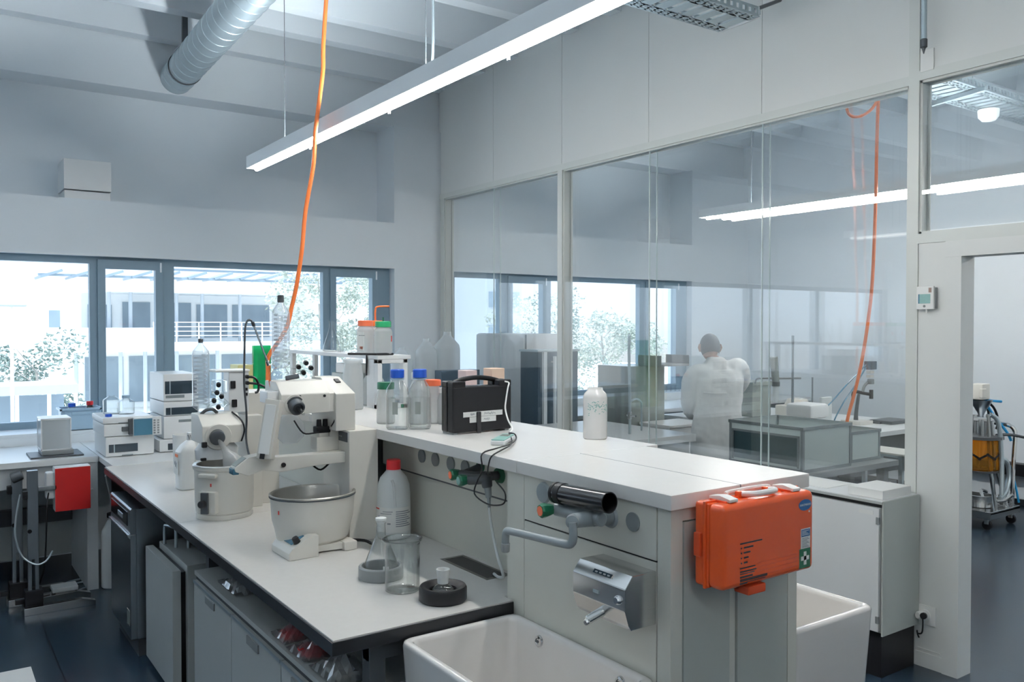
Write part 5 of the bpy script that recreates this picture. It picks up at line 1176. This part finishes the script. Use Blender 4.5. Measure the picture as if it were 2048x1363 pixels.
part('insert', B().cyl((4.264, 2.345, .275), (4.258, 2.345, .275), .03), white_pl, t)
t = thing('power_plug', 'white plug with black cord in the partition wall socket', 'plug', (4.25, 2.35, .27))
part('plug_body', B().cyl((4.257, 2.35, .275), (4.215, 2.36, .28), .022, .019, bev=.004), white_pl, t)
part('black_plug', B().cyl((4.232, 2.333, .282), (4.205, 2.325, .287), .016, bev=.003), black_pl, t)
part('cord', B().tube([(4.21, 2.33, .28), (4.205, 2.325, .25), (4.205, 2.33, .20), (4.22, 2.36, .185), (4.24, 2.375, .19), (4.25, 2.378, .17), (4.262, 2.377, .15)], .004, n=8), black_pl, t)

# ================================================================ SECOND LAB BEHIND THE GLASS
# tall white cabinet, dark units and clutter
t = thing('tall_white_cabinet', 'tall white fridge-like cabinet behind the left glass pane', 'cabinet', (5.0, 7, 0))
part('body', B().box((4.62, 6.36, 0), (5.02, 7.2, 1.70), .004), fridge_w, t)
part('door', B().box((4.60, 6.38, .05), (4.622, 7.2, 1.69), .006), fridge_w, t)
part('door_gap', B().box((4.617, 6.362, .03), (4.627, 6.384, 1.69)), mid_grey, t, smooth=False)
t = thing('dark_tall_cabinet', 'dark tall cabinet with two long chrome handles behind the partition post', 'cabinet', (5, 6.3, 0))
part('body', B().box((4.52, 6.05, 0), (4.98, 6.32, 1.54), .004), navy_pl, t)
part('frame', B().box((4.51, 6.04, 1.54), (4.99, 6.33, 1.56), .003), zinc, t)
part('handle', B().cyl((4.672, 6.0, .5), (4.672, 6.0, 1.50), .016, n=12).cyl((4.672, 6.05, .55), (4.672, 6.0, .55), .008).cyl((4.672, 6.05, 1.45), (4.672, 6.0, 1.45), .008), sill_m, t, 'long pale vertical handle')
part('side_profile', B().box((4.565, 6.02, 0), (4.60, 6.05, 1.54)), sill_m, t, smooth=False)
t = thing('swan_neck_tap', 'tall thin swan-neck pipe rising right of the partition post', 'pipe', (4.75, 5.2, .9))
part('pipe', B().tube([(4.70, 5.05, .9), (4.70, 5.05, 1.2), (4.70, 5.06, 1.5), (4.70, 5.06, 1.68), (4.705, 5.06, 1.70)], .012, n=10), zinc, t)
part('valve', B().cyl((4.70, 5.05, 1.02), (4.70, 5.05, 1.08), .018, bev=.003).cyl((4.70, 5.08, 1.05), (4.70, 4.98, 1.05), .008), chrome, t)
solo('lab_fridge', B().box((5.35, 5.75, .0), (5.80, 6.2, 1.40), .006), lcd, 'grey half-height unit behind the white jar in the second lab', 'cabinet')
solo('glass_tank', B().box((5.55, 5.55, 1.40), (5.92, 5.85, 1.42), .002).box((5.55, 5.55, 1.42), (5.556, 5.85, 1.50)).box((5.914, 5.55, 1.42), (5.92, 5.85, 1.50)), mid_grey, 'low tray on top of the grey half-height unit', 'tray')
solo('pipe_loop', B().tube([(4.84, 5.2, .9), (4.84, 5.2, 1.08), (4.85, 5.2, 1.14), (4.89, 5.18, 1.165), (4.93, 5.16, 1.14), (4.935, 5.16, 1.08), (4.935, 5.16, .9)], .008, n=8), zinc, 'small bent grey pipe loop beside the swan-neck pipe', 'pipe')
# white lower bench near partition and window bench
t = thing('partition_bench', 'pale bench along the far side of the glass partition carrying pipes', 'bench', (4.8, 5.4, 0))
part('bench_top', B().box((4.42, 4.75, .84), (5.15, 6.0, .90), .003), white_lam, t)
part('cabinet', B().box((4.45, 4.78, 0), (5.1, 5.98, .84)), cab_lam, t, smooth=False)
t = thing('window_bench', 'white bench under the second lab windows', 'bench', (6.5, 6.8, 0))
part('bench_top', B().box((5.05, 6.35, .86), (8.9, 7.1, .90), .003), white_lam, t)
part('apron', B().box((5.05, 6.40, .72), (8.9, 6.42, .86)), navy_pl, t, smooth=False)
for x in (5.3, 6.7, 8.2): part('leg', B().box((x, 6.42, 0), (x + .05, 6.47, .86)), navy_pl, t, smooth=False)
solo('bracket', B().box((6.45, 7.34, .72), (6.50, 7.36, .92)).box((6.40, 7.30, .915), (6.56, 7.36, .93)), screen_b, 'small blue grey bracket on the parapet under the second lab window', 'bracket', smooth=False)
t = thing('low_cabinet', 'white low drawer cabinet between the partition and the person', 'cabinet', (5.8, 5.6, 0))
part('body', B().box((5.46, 5.35, 0), (5.96, 5.72, .86), .006), lab_white, t)
part('lid', B().box((5.45, 5.34, .86), (5.97, 5.73, .885), .005), white_pl, t)
t = thing('instrument_cabinet', 'dark instrument under the window bench left of the person', 'instrument', (6.1, 6.0, 0))
part('body', B().box((6.05, 5.95, .0), (6.9, 6.32, .74), .006), navy_pl, t)
part('front', B().box((6.04, 5.94, .35), (6.92, 5.96, .52)), white_pl, t, smooth=False)
part('knob', B().cyl((6.2, 5.95, .66), (6.2, 5.92, .66), .02).cyl((6.5, 5.95, .66), (6.5, 5.92, .66), .02), zinc, t)
gl = 'small glasses on the second lab window sill'
for k in range(7):
    c = (7.05 + k * .075, 7.22, .985)
    o_ = solo('small_glass', B().lathe([(0, .0), (.024, 0), (.026, .01), (.026, .07), (.022, .075)], c, 14), clear_b, 'small clear glass in the row on the second lab window sill', 'glass', c, gl)
struct('trim_4', B().box((7.70, 7.10, .955), (8.9, 7.36, .985)), sill_m, smooth=False)

# tanks on the table behind the glass
t = thing('side_table', 'grey table carrying the two translucent tanks in the second lab', 'table', (5.3, 3.9, 0))
part('table_top', B().box((4.86, 3.50, .735), (5.98, 4.25, .775), .003), mid_grey, t)
for x in (4.92, 5.45, 5.88):
    for y in (3.56, 4.14): part('leg', B().box((x, y, 0), (x + .06, y + .06, .735)), dark_grey, t, smooth=False)
part('shelf', B().box((4.9, 3.55, .30), (5.94, 4.2, .33)), white_lam, t, smooth=False)
def tank(label, x0, x1, y0, y1, z0, z1, lid):
    t = thing('plastic_tank', label, 'tank', ((x0 + x1) / 2, (y0 + y1) / 2, z0), 'translucent tanks on the table')
    w = .008
    part('walls', B().box((x0, y0, z0), (x1, y0 + w, z1)).box((x0, y1 - w, z0), (x1, y1, z1)).box((x0, y0, z0), (x0 + w, y1, z1)).box((x1 - w, y0, z0), (x1, y1, z1)).box((x0, y0, z0), (x1, y1, z0 + w)), crate_clear, t, smooth=False)
    r = B()
    for zz, e_ in ((z1 - .02, .008), (z0, .004)):
        r.box((x0 - e_, y0 - e_, zz), (x1 + e_, y0 + .006, zz + .022)).box((x0 - e_, y1 - .006, zz), (x1 + e_, y1 + e_, zz + .022)).box((x0 - e_, y0, zz), (x0 + .006, y1, zz + .022)).box((x1 - .006, y0, zz), (x1 + e_, y1, zz + .022))
    for xx in (x0, x1 - .014):
        for yy in (y0, y1 - .014): r.box((xx - .003, yy - .003, z0), (xx + .017, yy + .017, z1))
    part('rim', r, disc_grey, t, smooth=False)
    part('front_opening', B().box((x0 - .004, y0 + .04, z0 + .04), (x0, y1 - .04, z1 - .075)), tank_window, t, 'dark framed side window', smooth=False)
    part('frame_bar', B().box((x0 - .008, y0 + .03, z1 - .075), (x0, y1 - .03, z1 - .06)).box((x0 - .008, y0 + .025, z0 + .03), (x0, y0 + .04, z1 - .06)).box((x0 - .008, y1 - .04, z0 + .03), (x0, y1 - .025, z1 - .06)), disc_grey, t, smooth=False)
    return t
tank('large translucent grey tank on the table in front of the person', 4.89, 5.44, 3.55, 4.18, .775, 1.085, True)
tank('smaller translucent grey tank to the right of the large one', 5.55, 5.92, 3.62, 4.1, .775, 1.0, True)
solo('pump_block', B().box((5.0, 3.66, .785), (5.3, 3.98, .93), .01).cyl((5.06, 3.66, .96), (5.06, 3.92, .96), .02), dark_grey, 'dark pump block inside the large translucent tank', 'pump')
# rear bench with filters along the white wall
t = thing('lab_bench', 'pale bench along the far white wall of the second lab', 'bench', (8.3, 4.6, 0))
part('bench_top', B().box((6.0, 3.95, .86), (7.46, 6.0, .90), .003), white_lam, t)
part('front_panel', B().box((6.05, 4.0, .55), (7.44, 4.03, .86)), dark_grey, t, smooth=False)
for x in (6.07, 7.36): part('leg', B().box((x, 4.0, 0), (x + .06, 4.06, .86)), dark_grey, t, smooth=False)
part('rear_panel', B().box((6.1, 5.0, .1), (7.44, 5.03, .86)), cab_lam, t, smooth=False)
solo('grey_instrument', B().box((6.52, 5.30, .9), (6.80, 5.7, 1.22), .01).box((6.50, 5.28, 1.20), (6.82, 5.72, 1.235), .004), lcd, 'grey box with blue rim right of the person on the rear bench', 'instrument')
t = thing('burette_stand', 'lab stand with tall rod holding a clear column behind the tanks', 'stand', (6.25, 4.66, .9))
sx_, sy_ = 6.27, 4.66
part('base', B().box((sx_ - .12, sy_ - .08, .9), (sx_ + .06, sy_ + .10, .925), .004), white_pl, t)
part('rod', B().cyl((sx_, sy_, .92), (sx_, sy_, 1.69), .011, n=12), steel_d, t, 'tall grey rod')
part('clamp', B().cyl((sx_ + .06, sy_ - .04, 1.315), (sx_ - .22, sy_ + .14, 1.315), .008, n=10).tube([(sx_ - .22, sy_ + .14, 1.315), (sx_ - .27, sy_ + .17, 1.31), (sx_ - .28, sy_ + .18, 1.27)], .008, n=8), mid_grey, t)
part('column', B().cyl((sx_ - .12, sy_ + .085, 1.28), (sx_ - .15, sy_ + .09, 1.50), .03, .038, n=20), lcd, t, 'pale sample column')
part('column_ring', B().cyl((sx_ - .12, sy_ + .085, 1.245), (sx_ - .12, sy_ + .085, 1.285), .034), dark_grey, t)
part('lower_tube', B().cyl((sx_ - .12, sy_ + .085, 1.10), (sx_ - .12, sy_ + .085, 1.245), .028, n=20), milky, t)
solo('white_pump', B().box((6.05, 4.32, .9), (6.26, 4.54, 1.0), .01).box((6.03, 4.30, 1.0), (6.29, 4.56, 1.12), .03), lab_white, 'white pump at the foot of the lab stand', 'pump')
solo('tissue_pack', B().box((5.22, 3.95, 1.087), (5.36, 4.10, 1.16), .008).box((5.0, 4.0, 1.087), (5.03, 4.03, 1.20)), paper, 'white pack lying on the far rim of the large tank', 'pack') if False else None
solo('white_tub', B().box((6.70, 4.88, .9), (7.10, 5.18, 1.02), .012).lathe([(.0, 1.09), (.09, 1.08), (.12, 1.02), (0, 1.02)], (6.84, 5.03, 0), 20), lab_beige, 'pale low tub with lid right of the white pump', 'tub')
solo('thin_rod', B().cyl((7.03, 5.0, 1.02), (7.03, 5.0, 1.28), .008, n=8), steel_d, 'short thin rod standing on the pale tub', 'rod')
t = thing('stirrer_stand', 'dark jointed stirrer stand with square head by the orange cord', 'stand', (7.75, 4.2, .9))
part('foot', B().box((7.62, 4.05, .9), (7.95, 4.40, .96), .006), lab_beige, t)
part('pole', B().tube([(7.80, 4.25, .96), (7.80, 4.25, 1.0), (7.81, 4.25, 1.10), (7.84, 4.24, 1.30), (7.86, 4.24, 1.36)], .028, n=12, rr=(.036, .022)), dark_grey, t)
part('elbow', B().tube([(7.77, 4.28, 1.30), (7.77, 4.28, 1.38), (7.82, 4.25, 1.40), (7.90, 4.20, 1.38), (8.0, 4.14, 1.36)], .026, n=10).cyl((8.02, 4.13, 1.29), (8.02, 4.13, 1.43), .03), black_pl, t)
part('neck', B().tube([(7.90, 4.20, 1.40), (7.92, 4.19, 1.48), (7.97, 4.16, 1.55)], .022, n=10).box((7.98, 4.10, 1.52), (8.06, 4.18, 1.60), .01), mid_grey, t)
part('stack_block', B().box((7.97, 4.11, 1.62), (8.06, 4.19, 1.665), .006).box((7.97, 4.11, 1.685), (8.07, 4.19, 1.73), .006), lab_beige, t)
part('head', B().box((7.93, 4.08, 1.75), (8.09, 4.20, 1.88), .006), dark_grey, t, 'dark square head')
t.scale = (.57, .57, .57); t.location = (6.82, 4.39, .9)
gcab = 'thin blue grey cables in the second lab'
solo('signal_cable', B().tube([(6.93, 4.37, 1.43), (6.75, 4.43, 1.27), (6.6, 4.48, 1.12), (6.45, 4.52, .99), (6.40, 4.53, .91)], .006, n=8), screen_b, 'upper thin blue grey cable from the stirrer head down to the left', 'cable', group=gcab)
solo('signal_cable', B().tube([(6.93, 4.37, 1.41), (6.8, 4.40, 1.24), (6.68, 4.43, 1.1), (6.6, 4.45, .98), (6.57, 4.46, .91)], .006, n=8), screen_b, 'lower thin blue grey cable from the stirrer head down to the left', 'cable', group=gcab)
solo('upright_card', B().box((6.64, 4.62, .9), (6.79, 4.65, 1.13), .004), milky_thick, 'pale upright panel left of the stirrer stand', 'panel')
solo('overhead_cord', B().tube([(6.0, 3.68, 4.1), (5.975, 3.68, 3.75), (5.963, 3.68, 3.52), (5.946, 3.68, 3.10), (5.939, 3.68, 2.726), (5.91, 3.684, 2.12), (5.876, 3.70, 1.78), (5.832, 3.724, 1.477), (5.786, 3.751, 1.25), (5.745, 3.78, 1.05), (5.74, 3.80, .80)], .0125, n=8), orange_c, 'orange cord hanging in the second lab in front of the white wall', 'cord')
solo('cord_loop', B().tube([(5.78, 3.81, 3.47), (5.765, 3.815, 3.42), (5.79, 3.80, 3.365), (5.85, 3.755, 3.36), (5.915, 3.71, 3.41), (5.955, 3.685, 3.48), (5.966, 3.668, 3.54)], .011, n=8), orange_c, 'orange cord loop near the top of the second lab glass', 'cord')
solo('dark_mat', B().box((7.02, 4.18, .9), (7.34, 4.40, .93), .01).box((7.0, 4.28, .9), (7.12, 4.46, .915)), dark_grey, 'dark folded mat on the rear bench', 'mat')
solo('black_pump', B().cyl((6.02, 3.10, .60), (6.22, 3.04, .58), .05, bev=.01).box((6.0, 3.0, .48), (6.3, 3.12, .54), .01), black_pl, 'black pump motor at the end of the tank table', 'pump') if False else None
t = thing('machine_rack', 'low frame rack with black motor right of the tanks', 'rack', (6.15, 3.65, 0))
b = B()
for x in (6.02, 6.24):
    for y in (3.50, 3.80): b.box((x, y, 0), (x + .03, y + .03, .80))
b.box((6.02, 3.50, .44), (6.27, 3.83, .47)).box((6.02, 3.50, .78), (6.27, 3.83, .80))
part('frame', b, zinc, t, smooth=False)
part('motor', B().cyl((6.06, 3.50, .735), (6.16, 3.46, .72), .052, .045, bev=.01).cyl((6.16, 3.46, .72), (6.25, 3.44, .715), .03), black_pl, t, 'black cylindrical motor')
part('plate', B().box((6.0, 3.48, .80), (6.3, 3.84, .815), .003), lab_beige, t)
part('cable', B().tube([(6.23, 3.44, .72), (6.28, 3.43, .70), (6.29, 3.43, .60), (6.25, 3.45, .50), (6.22, 3.47, .45)], .010, n=8), black_pl, t)
part('cable', B().tube([(6.22, 3.44, .72), (6.25, 3.43, .63), (6.20, 3.46, .52), (6.14, 3.50, .46)], .010, n=8), black_pl, t)
part('fitting', B().cyl((6.08, 3.6, .47), (6.08, 3.6, .60), .02), steel_d, t)
part('fitting', B().cyl((6.18, 3.68, .47), (6.18, 3.68, .56), .03), steel_d, t)
solo('cable_rail', B().box((8.80, 2.2, .30), (8.92, 6.9, .42), .01), black_pl, 'black horizontal wall rail behind the trolley', 'rail')

# trolley beyond the doorway --------------------------------------------------------------------------
TX, TY = 7.74, 3.82
t = thing('pilot_plant_trolley', 'steel trolley with amber vessel and tubing beyond the doorway', 'trolley', (TX, TY, 0))
A = Matrix.Translation((TX, TY, 0)) @ Matrix.Rotation(math.radians(0), 4, 'Z')
W = lambda *p: A @ Vector(p)
def tb(b, r, *pts, **k): return b.tube([W(*p) for p in pts], r, n=10, **k)
part('deck', B().box((-.20, -.24, .14), (.34, .40, .155), .002, 1, A).box((-.20, -.24, .10), (.34, -.228, .165), .002, 1, A).box((.33, -.24, .10), (.342, .40, .165), .002, 1, A).box((-.20, .39, .10), (.34, .402, .165), .002, 1, A).box((-.202, -.24, .10), (-.19, .40, .165), .002, 1, A), steel, t)
for x, y in ((-.15, -.19), (.28, -.19), (.28, .35), (-.15, .35)):
    c = part('castor', B().cyl(W(x - .014, y, .042), W(x + .014, y, .042), .042, n=20, bev=.004), black_pl, t)
    part('castor_fork', B().box((x - .022, y - .02, .05), (x + .022, y + .02, .10), .004, 1, A), chrome, c)
part('push_handle', tb(B(), .019, (.27, -.20, .15), (.29, -.20, .5), (.32, -.20, .76), (.325, -.19, .84), (.31, -.14, .88), (.30, .0, .89), (.30, .24, .89), (.31, .32, .88), (.325, .36, .84), (.32, .37, .76), (.29, .37, .5), (.27, .37, .15)), chrome, t, 'bent chrome push handle')
A = A @ Matrix.Translation((.13, -.05, 0))
fr_ = B()
for p in (((-.17, -.16, .155), (-.19, -.12, .55), (-.20, -.10, 1.0)), ((.02, -.16, .155), (-.04, -.10, .55), (-.06, -.06, .95)), ((-.10, .2, .155), (-.10, .12, .95), (-.12, .1, 1.15)), ((-.17, .20, .155), (-.24, .14, .8), (-.24, .05, 1.1))): tb(fr_, .018, *p)
part('frame', fr_, steel, t)
part('amber_vessel', B().lathe([(0, .50), (.15, .50), (.16, .51), (.16, .765), (.15, .775), (0, .775)], W(-.13, 0, 0), 30), amber, t, 'amber glass vessel')
vl = B()
for k in range(9):
    a = math.radians(150 + k * 22); vl.obox(W(-.13 + .162 * math.cos(a), .162 * math.sin(a), .63), (-math.sin(a), math.cos(a), .6 if k % 2 else -.6), (0, 0, 1), (.10, .018, .004))
part('vessel_bands', vl, black_pl, t, smooth=False)
part('vessel_lid', B().cyl(W(-.13, 0, .775), W(-.13, 0, .80), .19).cyl(W(-.13, 0, .485), W(-.13, 0, .50), .17), dark_grey, t)
part('lid_fittings', B().cyl(W(-.20, -.05, .80), W(-.20, -.05, .95), .03).cyl(W(-.06, -.04, .80), W(-.06, -.04, .92), .026).cyl(W(-.12, .05, .80), W(-.12, .05, .98), .035).box((-.22, -.10, .93), (.0, .02, .97), .006, 1, A), steel, t)
part('stirrer_motor', B().box((-.20, -.05, 1.12), (-.06, .07, 1.26), .01, 2, A).box((-.22, -.06, 1.14), (-.15, -.03, 1.22), .004, 1, A), lab_beige, t, 'pale square stirrer motor')
part('funnel', B().lathe([(.02, .97), (.03, 1.0), (.095, 1.115), (.085, 1.115), (.025, 1.0)], W(-.12, .0, 0), 24), steel_d, t)
part('black_hose', tb(tb(tb(B(), .011, (-.04, .05, 1.14), (.06, .05, 1.10), (.12, .05, .98), (.10, .04, .86), (.04, .0, .82)), .011, (-.02, .04, 1.12), (.10, .0, 1.04), (.15, -.02, .92), (.12, -.02, .84)), .010, (.08, .0, .84), (.13, .02, .6), (.11, .0, .4), (.02, -.05, .3)), black_pl, t)
part('blue_hose', tb(tb(tb(B(), .012, (-.06, .0, 1.12), (.04, -.02, 1.10), (.14, -.05, 1.09)), .012, (.0, .0, 1.05), (.04, -.05, .95), (.14, -.10, .82), (.18, -.12, .74)), .010, (.02, -.05, .74), (.12, -.10, .55), (.20, -.14, .38), (.25, -.16, .18)), blue_hose, t, 'bright blue hoses')
part('wide_hose', tb(tb(B(), .022, (-.02, -.10, .60), (.06, -.14, .56), (.08, -.15, .42), (.0, -.16, .30), (-.12, -.17, .26)), .020, (-.20, -.12, 1.0), (-.14, -.16, .92), (-.12, -.18, .6), (-.16, -.20, .3)), zinc, t, 'wide grey hose')
part('lower_piping', tb(tb(B(), .016, (-.17, -.16, .24), (-.05, -.18, .24), (.12, -.16, .26), (.24, -.10, .22)), .014, (-.15, -.05, .22), (.0, .05, .28), (.2, .1, .24)).lathe([(0, .155), (.10, .16), (.11, .26), (.10, .262), (.095, .18), (0, .17)], W(-.08, .02, 0), 24).ball(W(.06, -.1, .22), .055, 2), steel, t)
part('vessel_arm', tb(B(), .013, (.0, -.08, .80), (.12, -.14, .80), (.24, -.2, .775)), dark_grey, t)

A = None
# person in the white coat ---------------------------------------------------------------------------
PX, PY = 5.42, 4.76
t = thing('person', 'person in a white lab coat seen from behind, bending over the bench', 'person', (PX, PY, 0))
M = Matrix.Translation((PX, PY, 0)) @ Matrix.Rotation(math.radians(-35), 4, 'Z')
def skinned(verts, edges, name, m, parent, sub=2, root=0):
    me = bpy.data.meshes.new(name); off = root_of(parent).location
    me.from_pydata([(M @ Vector(v[:3])) - off for v in verts], edges, [])
    o = bpy.data.objects.new(name, me); COL.objects.link(o); me.materials.append(m); o.parent = parent
    sk = o.modifiers.new('skin', 'SKIN')
    for i, v in enumerate(verts):
        r = v[3]; me.skin_vertices[0].data[i].radius = (r, v[4] if len(v) > 4 else r)
        me.skin_vertices[0].data[i].use_root = (i == root)
    sk.use_smooth_shade = True
    sd = o.modifiers.new('subdivision', 'SUBSURF'); sd.levels = sub; sd.render_levels = sub
    return o
bv = [(0, 0, .93, .13, .10), (0, .0, 1.05, .12, .10), (0, -.01, 1.20, .14, .10), (0, 0, 1.33, .12, .075), (-.01, .045, 1.455, .056), (-.025, .075, 1.53, .058),
      (-.15, .0, 1.345, .048), (-.235, .02, 1.15, .045), (-.17, .24, 1.02, .036), (-.15, .29, 1.01, .030),
      (.15, .02, 1.36, .048), (.235, .17, 1.26, .045), (.12, .38, 1.16, .036), (.09, .43, 1.15, .030),
      (-.09, 0, .86, .085), (-.10, .02, .48, .058), (-.10, -.02, .09, .042), (-.105, .11, .035, .036),
      (.09, 0, .86, .085), (.10, .02, .48, .058), (.10, -.02, .09, .042), (.105, .11, .035, .036)]
be = [(0, 1), (1, 2), (2, 3), (3, 4), (4, 5), (3, 6), (6, 7), (7, 8), (8, 9), (3, 10), (10, 11), (11, 12), (12, 13), (0, 14), (14, 15), (15, 16), (16, 17), (0, 18), (18, 19), (19, 20), (20, 21)]
# hands: five finger chains each, rooted in the palm
def hand(wrist, d, side):
    global bv, be
    w = Vector(bv[wrist][:3]); d = Vector(d).normalized(); s = d.cross(Vector((0, 0, 1))).normalized() * side
    base = len(bv); p = w + d * .055; bv.append((*p, .026, .014)); be.append((wrist, base))
    for k, L in enumerate((.060, .070, .066, .052)):
        q0 = p + s * (.021 - .014 * k) + d * .035; i0 = len(bv)
        for u, dz in ((0, 0), (.5, -.006), (1, -.020)):
            q = q0 + d * L * u + Vector((0, 0, dz)); bv.append((*q, .0085 - .0015 * u))
        be += [(base, i0), (i0, i0 + 1), (i0 + 1, i0 + 2)]
    i0 = len(bv); q = w + s * .028 + d * .03; bv += [(*q, .0095), (*(q + s * .022 + d * .03), .0085)]; be += [(base, i0), (i0, i0 + 1)]
hand(9, (.15, .9, -.2), 1); hand(13, (-.4, .9, -.1), -1)
body = skinned(bv, be, 'body', skin, t)
# head
hb = B(); hx, hy, hz = -.045, .105, 1.592
bm = bmesh.new(); bmesh.ops.create_uvsphere(bm, u_segments=32, v_segments=24, radius=1)
for v in bm.verts:
    c = v.co; f = 1.0
    x = c.x * .078; y = c.y * .098; z = c.z * .112
    if c.z < 0: x *= 1 - .22 * (-c.z); y = y * (1 - .12 * (-c.z)) + .012 * (-c.z)
    if c.y > .80 and -.35 < c.z < .12 and abs(c.x) < .22: y += .020 * (1 - abs(c.x) / .22) * (1 - abs(c.z + .12) / .24)
    if c.y > .75 and -.62 < c.z < -.48: y -= .004
    if c.y > .6 and .05 < c.z < .25 and .2 < abs(c.x) < .55: y -= .007
    q = Vector((x, y, z)); q.rotate(Matrix.Rotation(math.radians(-24), 3, 'X')); v.co = M @ (q + Vector((hx, hy, hz)))
hb.bm.free(); hb.bm = bm
hd_ = part('head', hb, skin, t)
for s_ in (-1, 1):
    part('ear', B().loft([((M @ Vector((hx + s_ * .079, hy - .005, hz - .035)))[:], .008, .012, 0), ((M @ Vector((hx + s_ * .087, hy - .008, hz)))[:], .010, .020, 0), ((M @ Vector((hx + s_ * .083, hy - .008, hz + .03)))[:], .008, .014, 0)], 12), skin, hd_)
    e_ = Vector((s_ * .03, .094, .012)); e_.rotate(Matrix.Rotation(math.radians(-24), 3, 'X')); part('eye', B().ball((M @ (e_ + Vector((hx, hy, hz))))[:], .010, 2), white_pl, hd_)
m_ = Vector((0, .096, -.060)); m_.rotate(Matrix.Rotation(math.radians(-24), 3, 'X'))
part('mouth', B().ball((M @ (m_ + Vector((hx, hy, hz))))[:], .018, 2, (1, .4, .35)), ink_red, hd_)
hr = B(); bm = bmesh.new(); bmesh.ops.create_uvsphere(bm, u_segments=32, v_segments=24, radius=1)
kill = [v for v in bm.verts if (v.co.y > .45 and v.co.z < .55) or v.co.z < -.62 or (v.co.y > .1 and v.co.z < -.1)]
bmesh.ops.delete(bm, geom=kill, context='VERTS')
for v in bm.verts:
    c = v.co; q = Vector((c.x * .0845, c.y * .1045 - .003, c.z * .118 + .003)); q.rotate(Matrix.Rotation(math.radians(-24), 3, 'X')); v.co = M @ (q + Vector((hx, hy, hz)))
hr.bm.free(); hr.bm = bm
part('hair', hr, hair, t, 'short dark hair')
# lab coat: lofted torso and sleeves fused into one cloth surface
def P3(*p): return (M @ Vector(p))[:]
rz = math.radians(-35)
cb2 = B().loft([(P3(0, 0, .50), .235, .175, rz), (P3(0, .0, .75), .225, .165, rz), (P3(0, 0, .93), .212, .158, rz), (P3(0, .005, 1.08), .190, .145, rz), (P3(0, 0, 1.22), .200, .148, rz), (P3(0, .0, 1.33), .212, .140, rz), (P3(0, .01, 1.40), .195, .118, rz), (P3(-.005, .03, 1.455), .125, .09, rz), (P3(-.01, .045, 1.495), .078, .075, rz), (P3(-.015, .05, 1.515), .07, .068, rz)], 32, 2.3)
cb2.tube([P3(-.12, 0, 1.38), P3(-.19, 0, 1.375), P3(-.232, .01, 1.28), P3(-.242, .03, 1.15), P3(-.215, .12, 1.07), P3(-.17, .25, 1.02)], .07, n=16, rr=(.085, .05))
cb2.tube([P3(.10, .0, 1.40), P3(.17, .03, 1.435), P3(.225, .10, 1.375), P3(.238, .18, 1.27), P3(.18, .28, 1.20), P3(.12, .39, 1.16)], .07, n=16, rr=(.085, .052))
co = part('lab_coat', cb2, cloth_w, t, 'white lab coat')
rm = co.modifiers.new('fuse', 'REMESH'); rm.mode = 'VOXEL'; rm.voxel_size = .011; rm.use_smooth_shade = True
sm = co.modifiers.new('soften', 'SMOOTH'); sm.iterations = 8; sm.factor = .5
tex = bpy.data.textures.new('cloth_folds', 'CLOUDS'); tex.noise_scale = .16
dm = co.modifiers.new('folds', 'DISPLACE'); dm.texture = tex; dm.strength = .03; dm.mid_level = .5
part('coat_seam', B().tube([P3(-.155, -.152, 1.235), P3(-.08, -.163, 1.228), P3(.03, -.163, 1.228)], .004, n=6), cloth_w, t)
tr_ = B().loft([(P3(-.10, 0, .08), .062, .075, rz), (P3(-.10, .0, .5), .082, .09, rz), (P3(-.085, 0, .8), .10, .11, rz)], 20).loft([(P3(.10, 0, .08), .062, .075, rz), (P3(.10, .0, .5), .082, .09, rz), (P3(.085, 0, .8), .10, .11, rz)], 20)
part('trousers', tr_, cloth_d, t)
sh_ = B()
for s_ in (-1, 1): sh_.loft([(P3(s_ * .102, .035, .0), .045, .125, rz), (P3(s_ * .102, .035, .03), .048, .13, rz), (P3(s_ * .102, .01, .07), .045, .09, rz), (P3(s_ * .10, -.01, .10), .045, .055, rz)], 20)
part('shoes', sh_, black_pl, t)
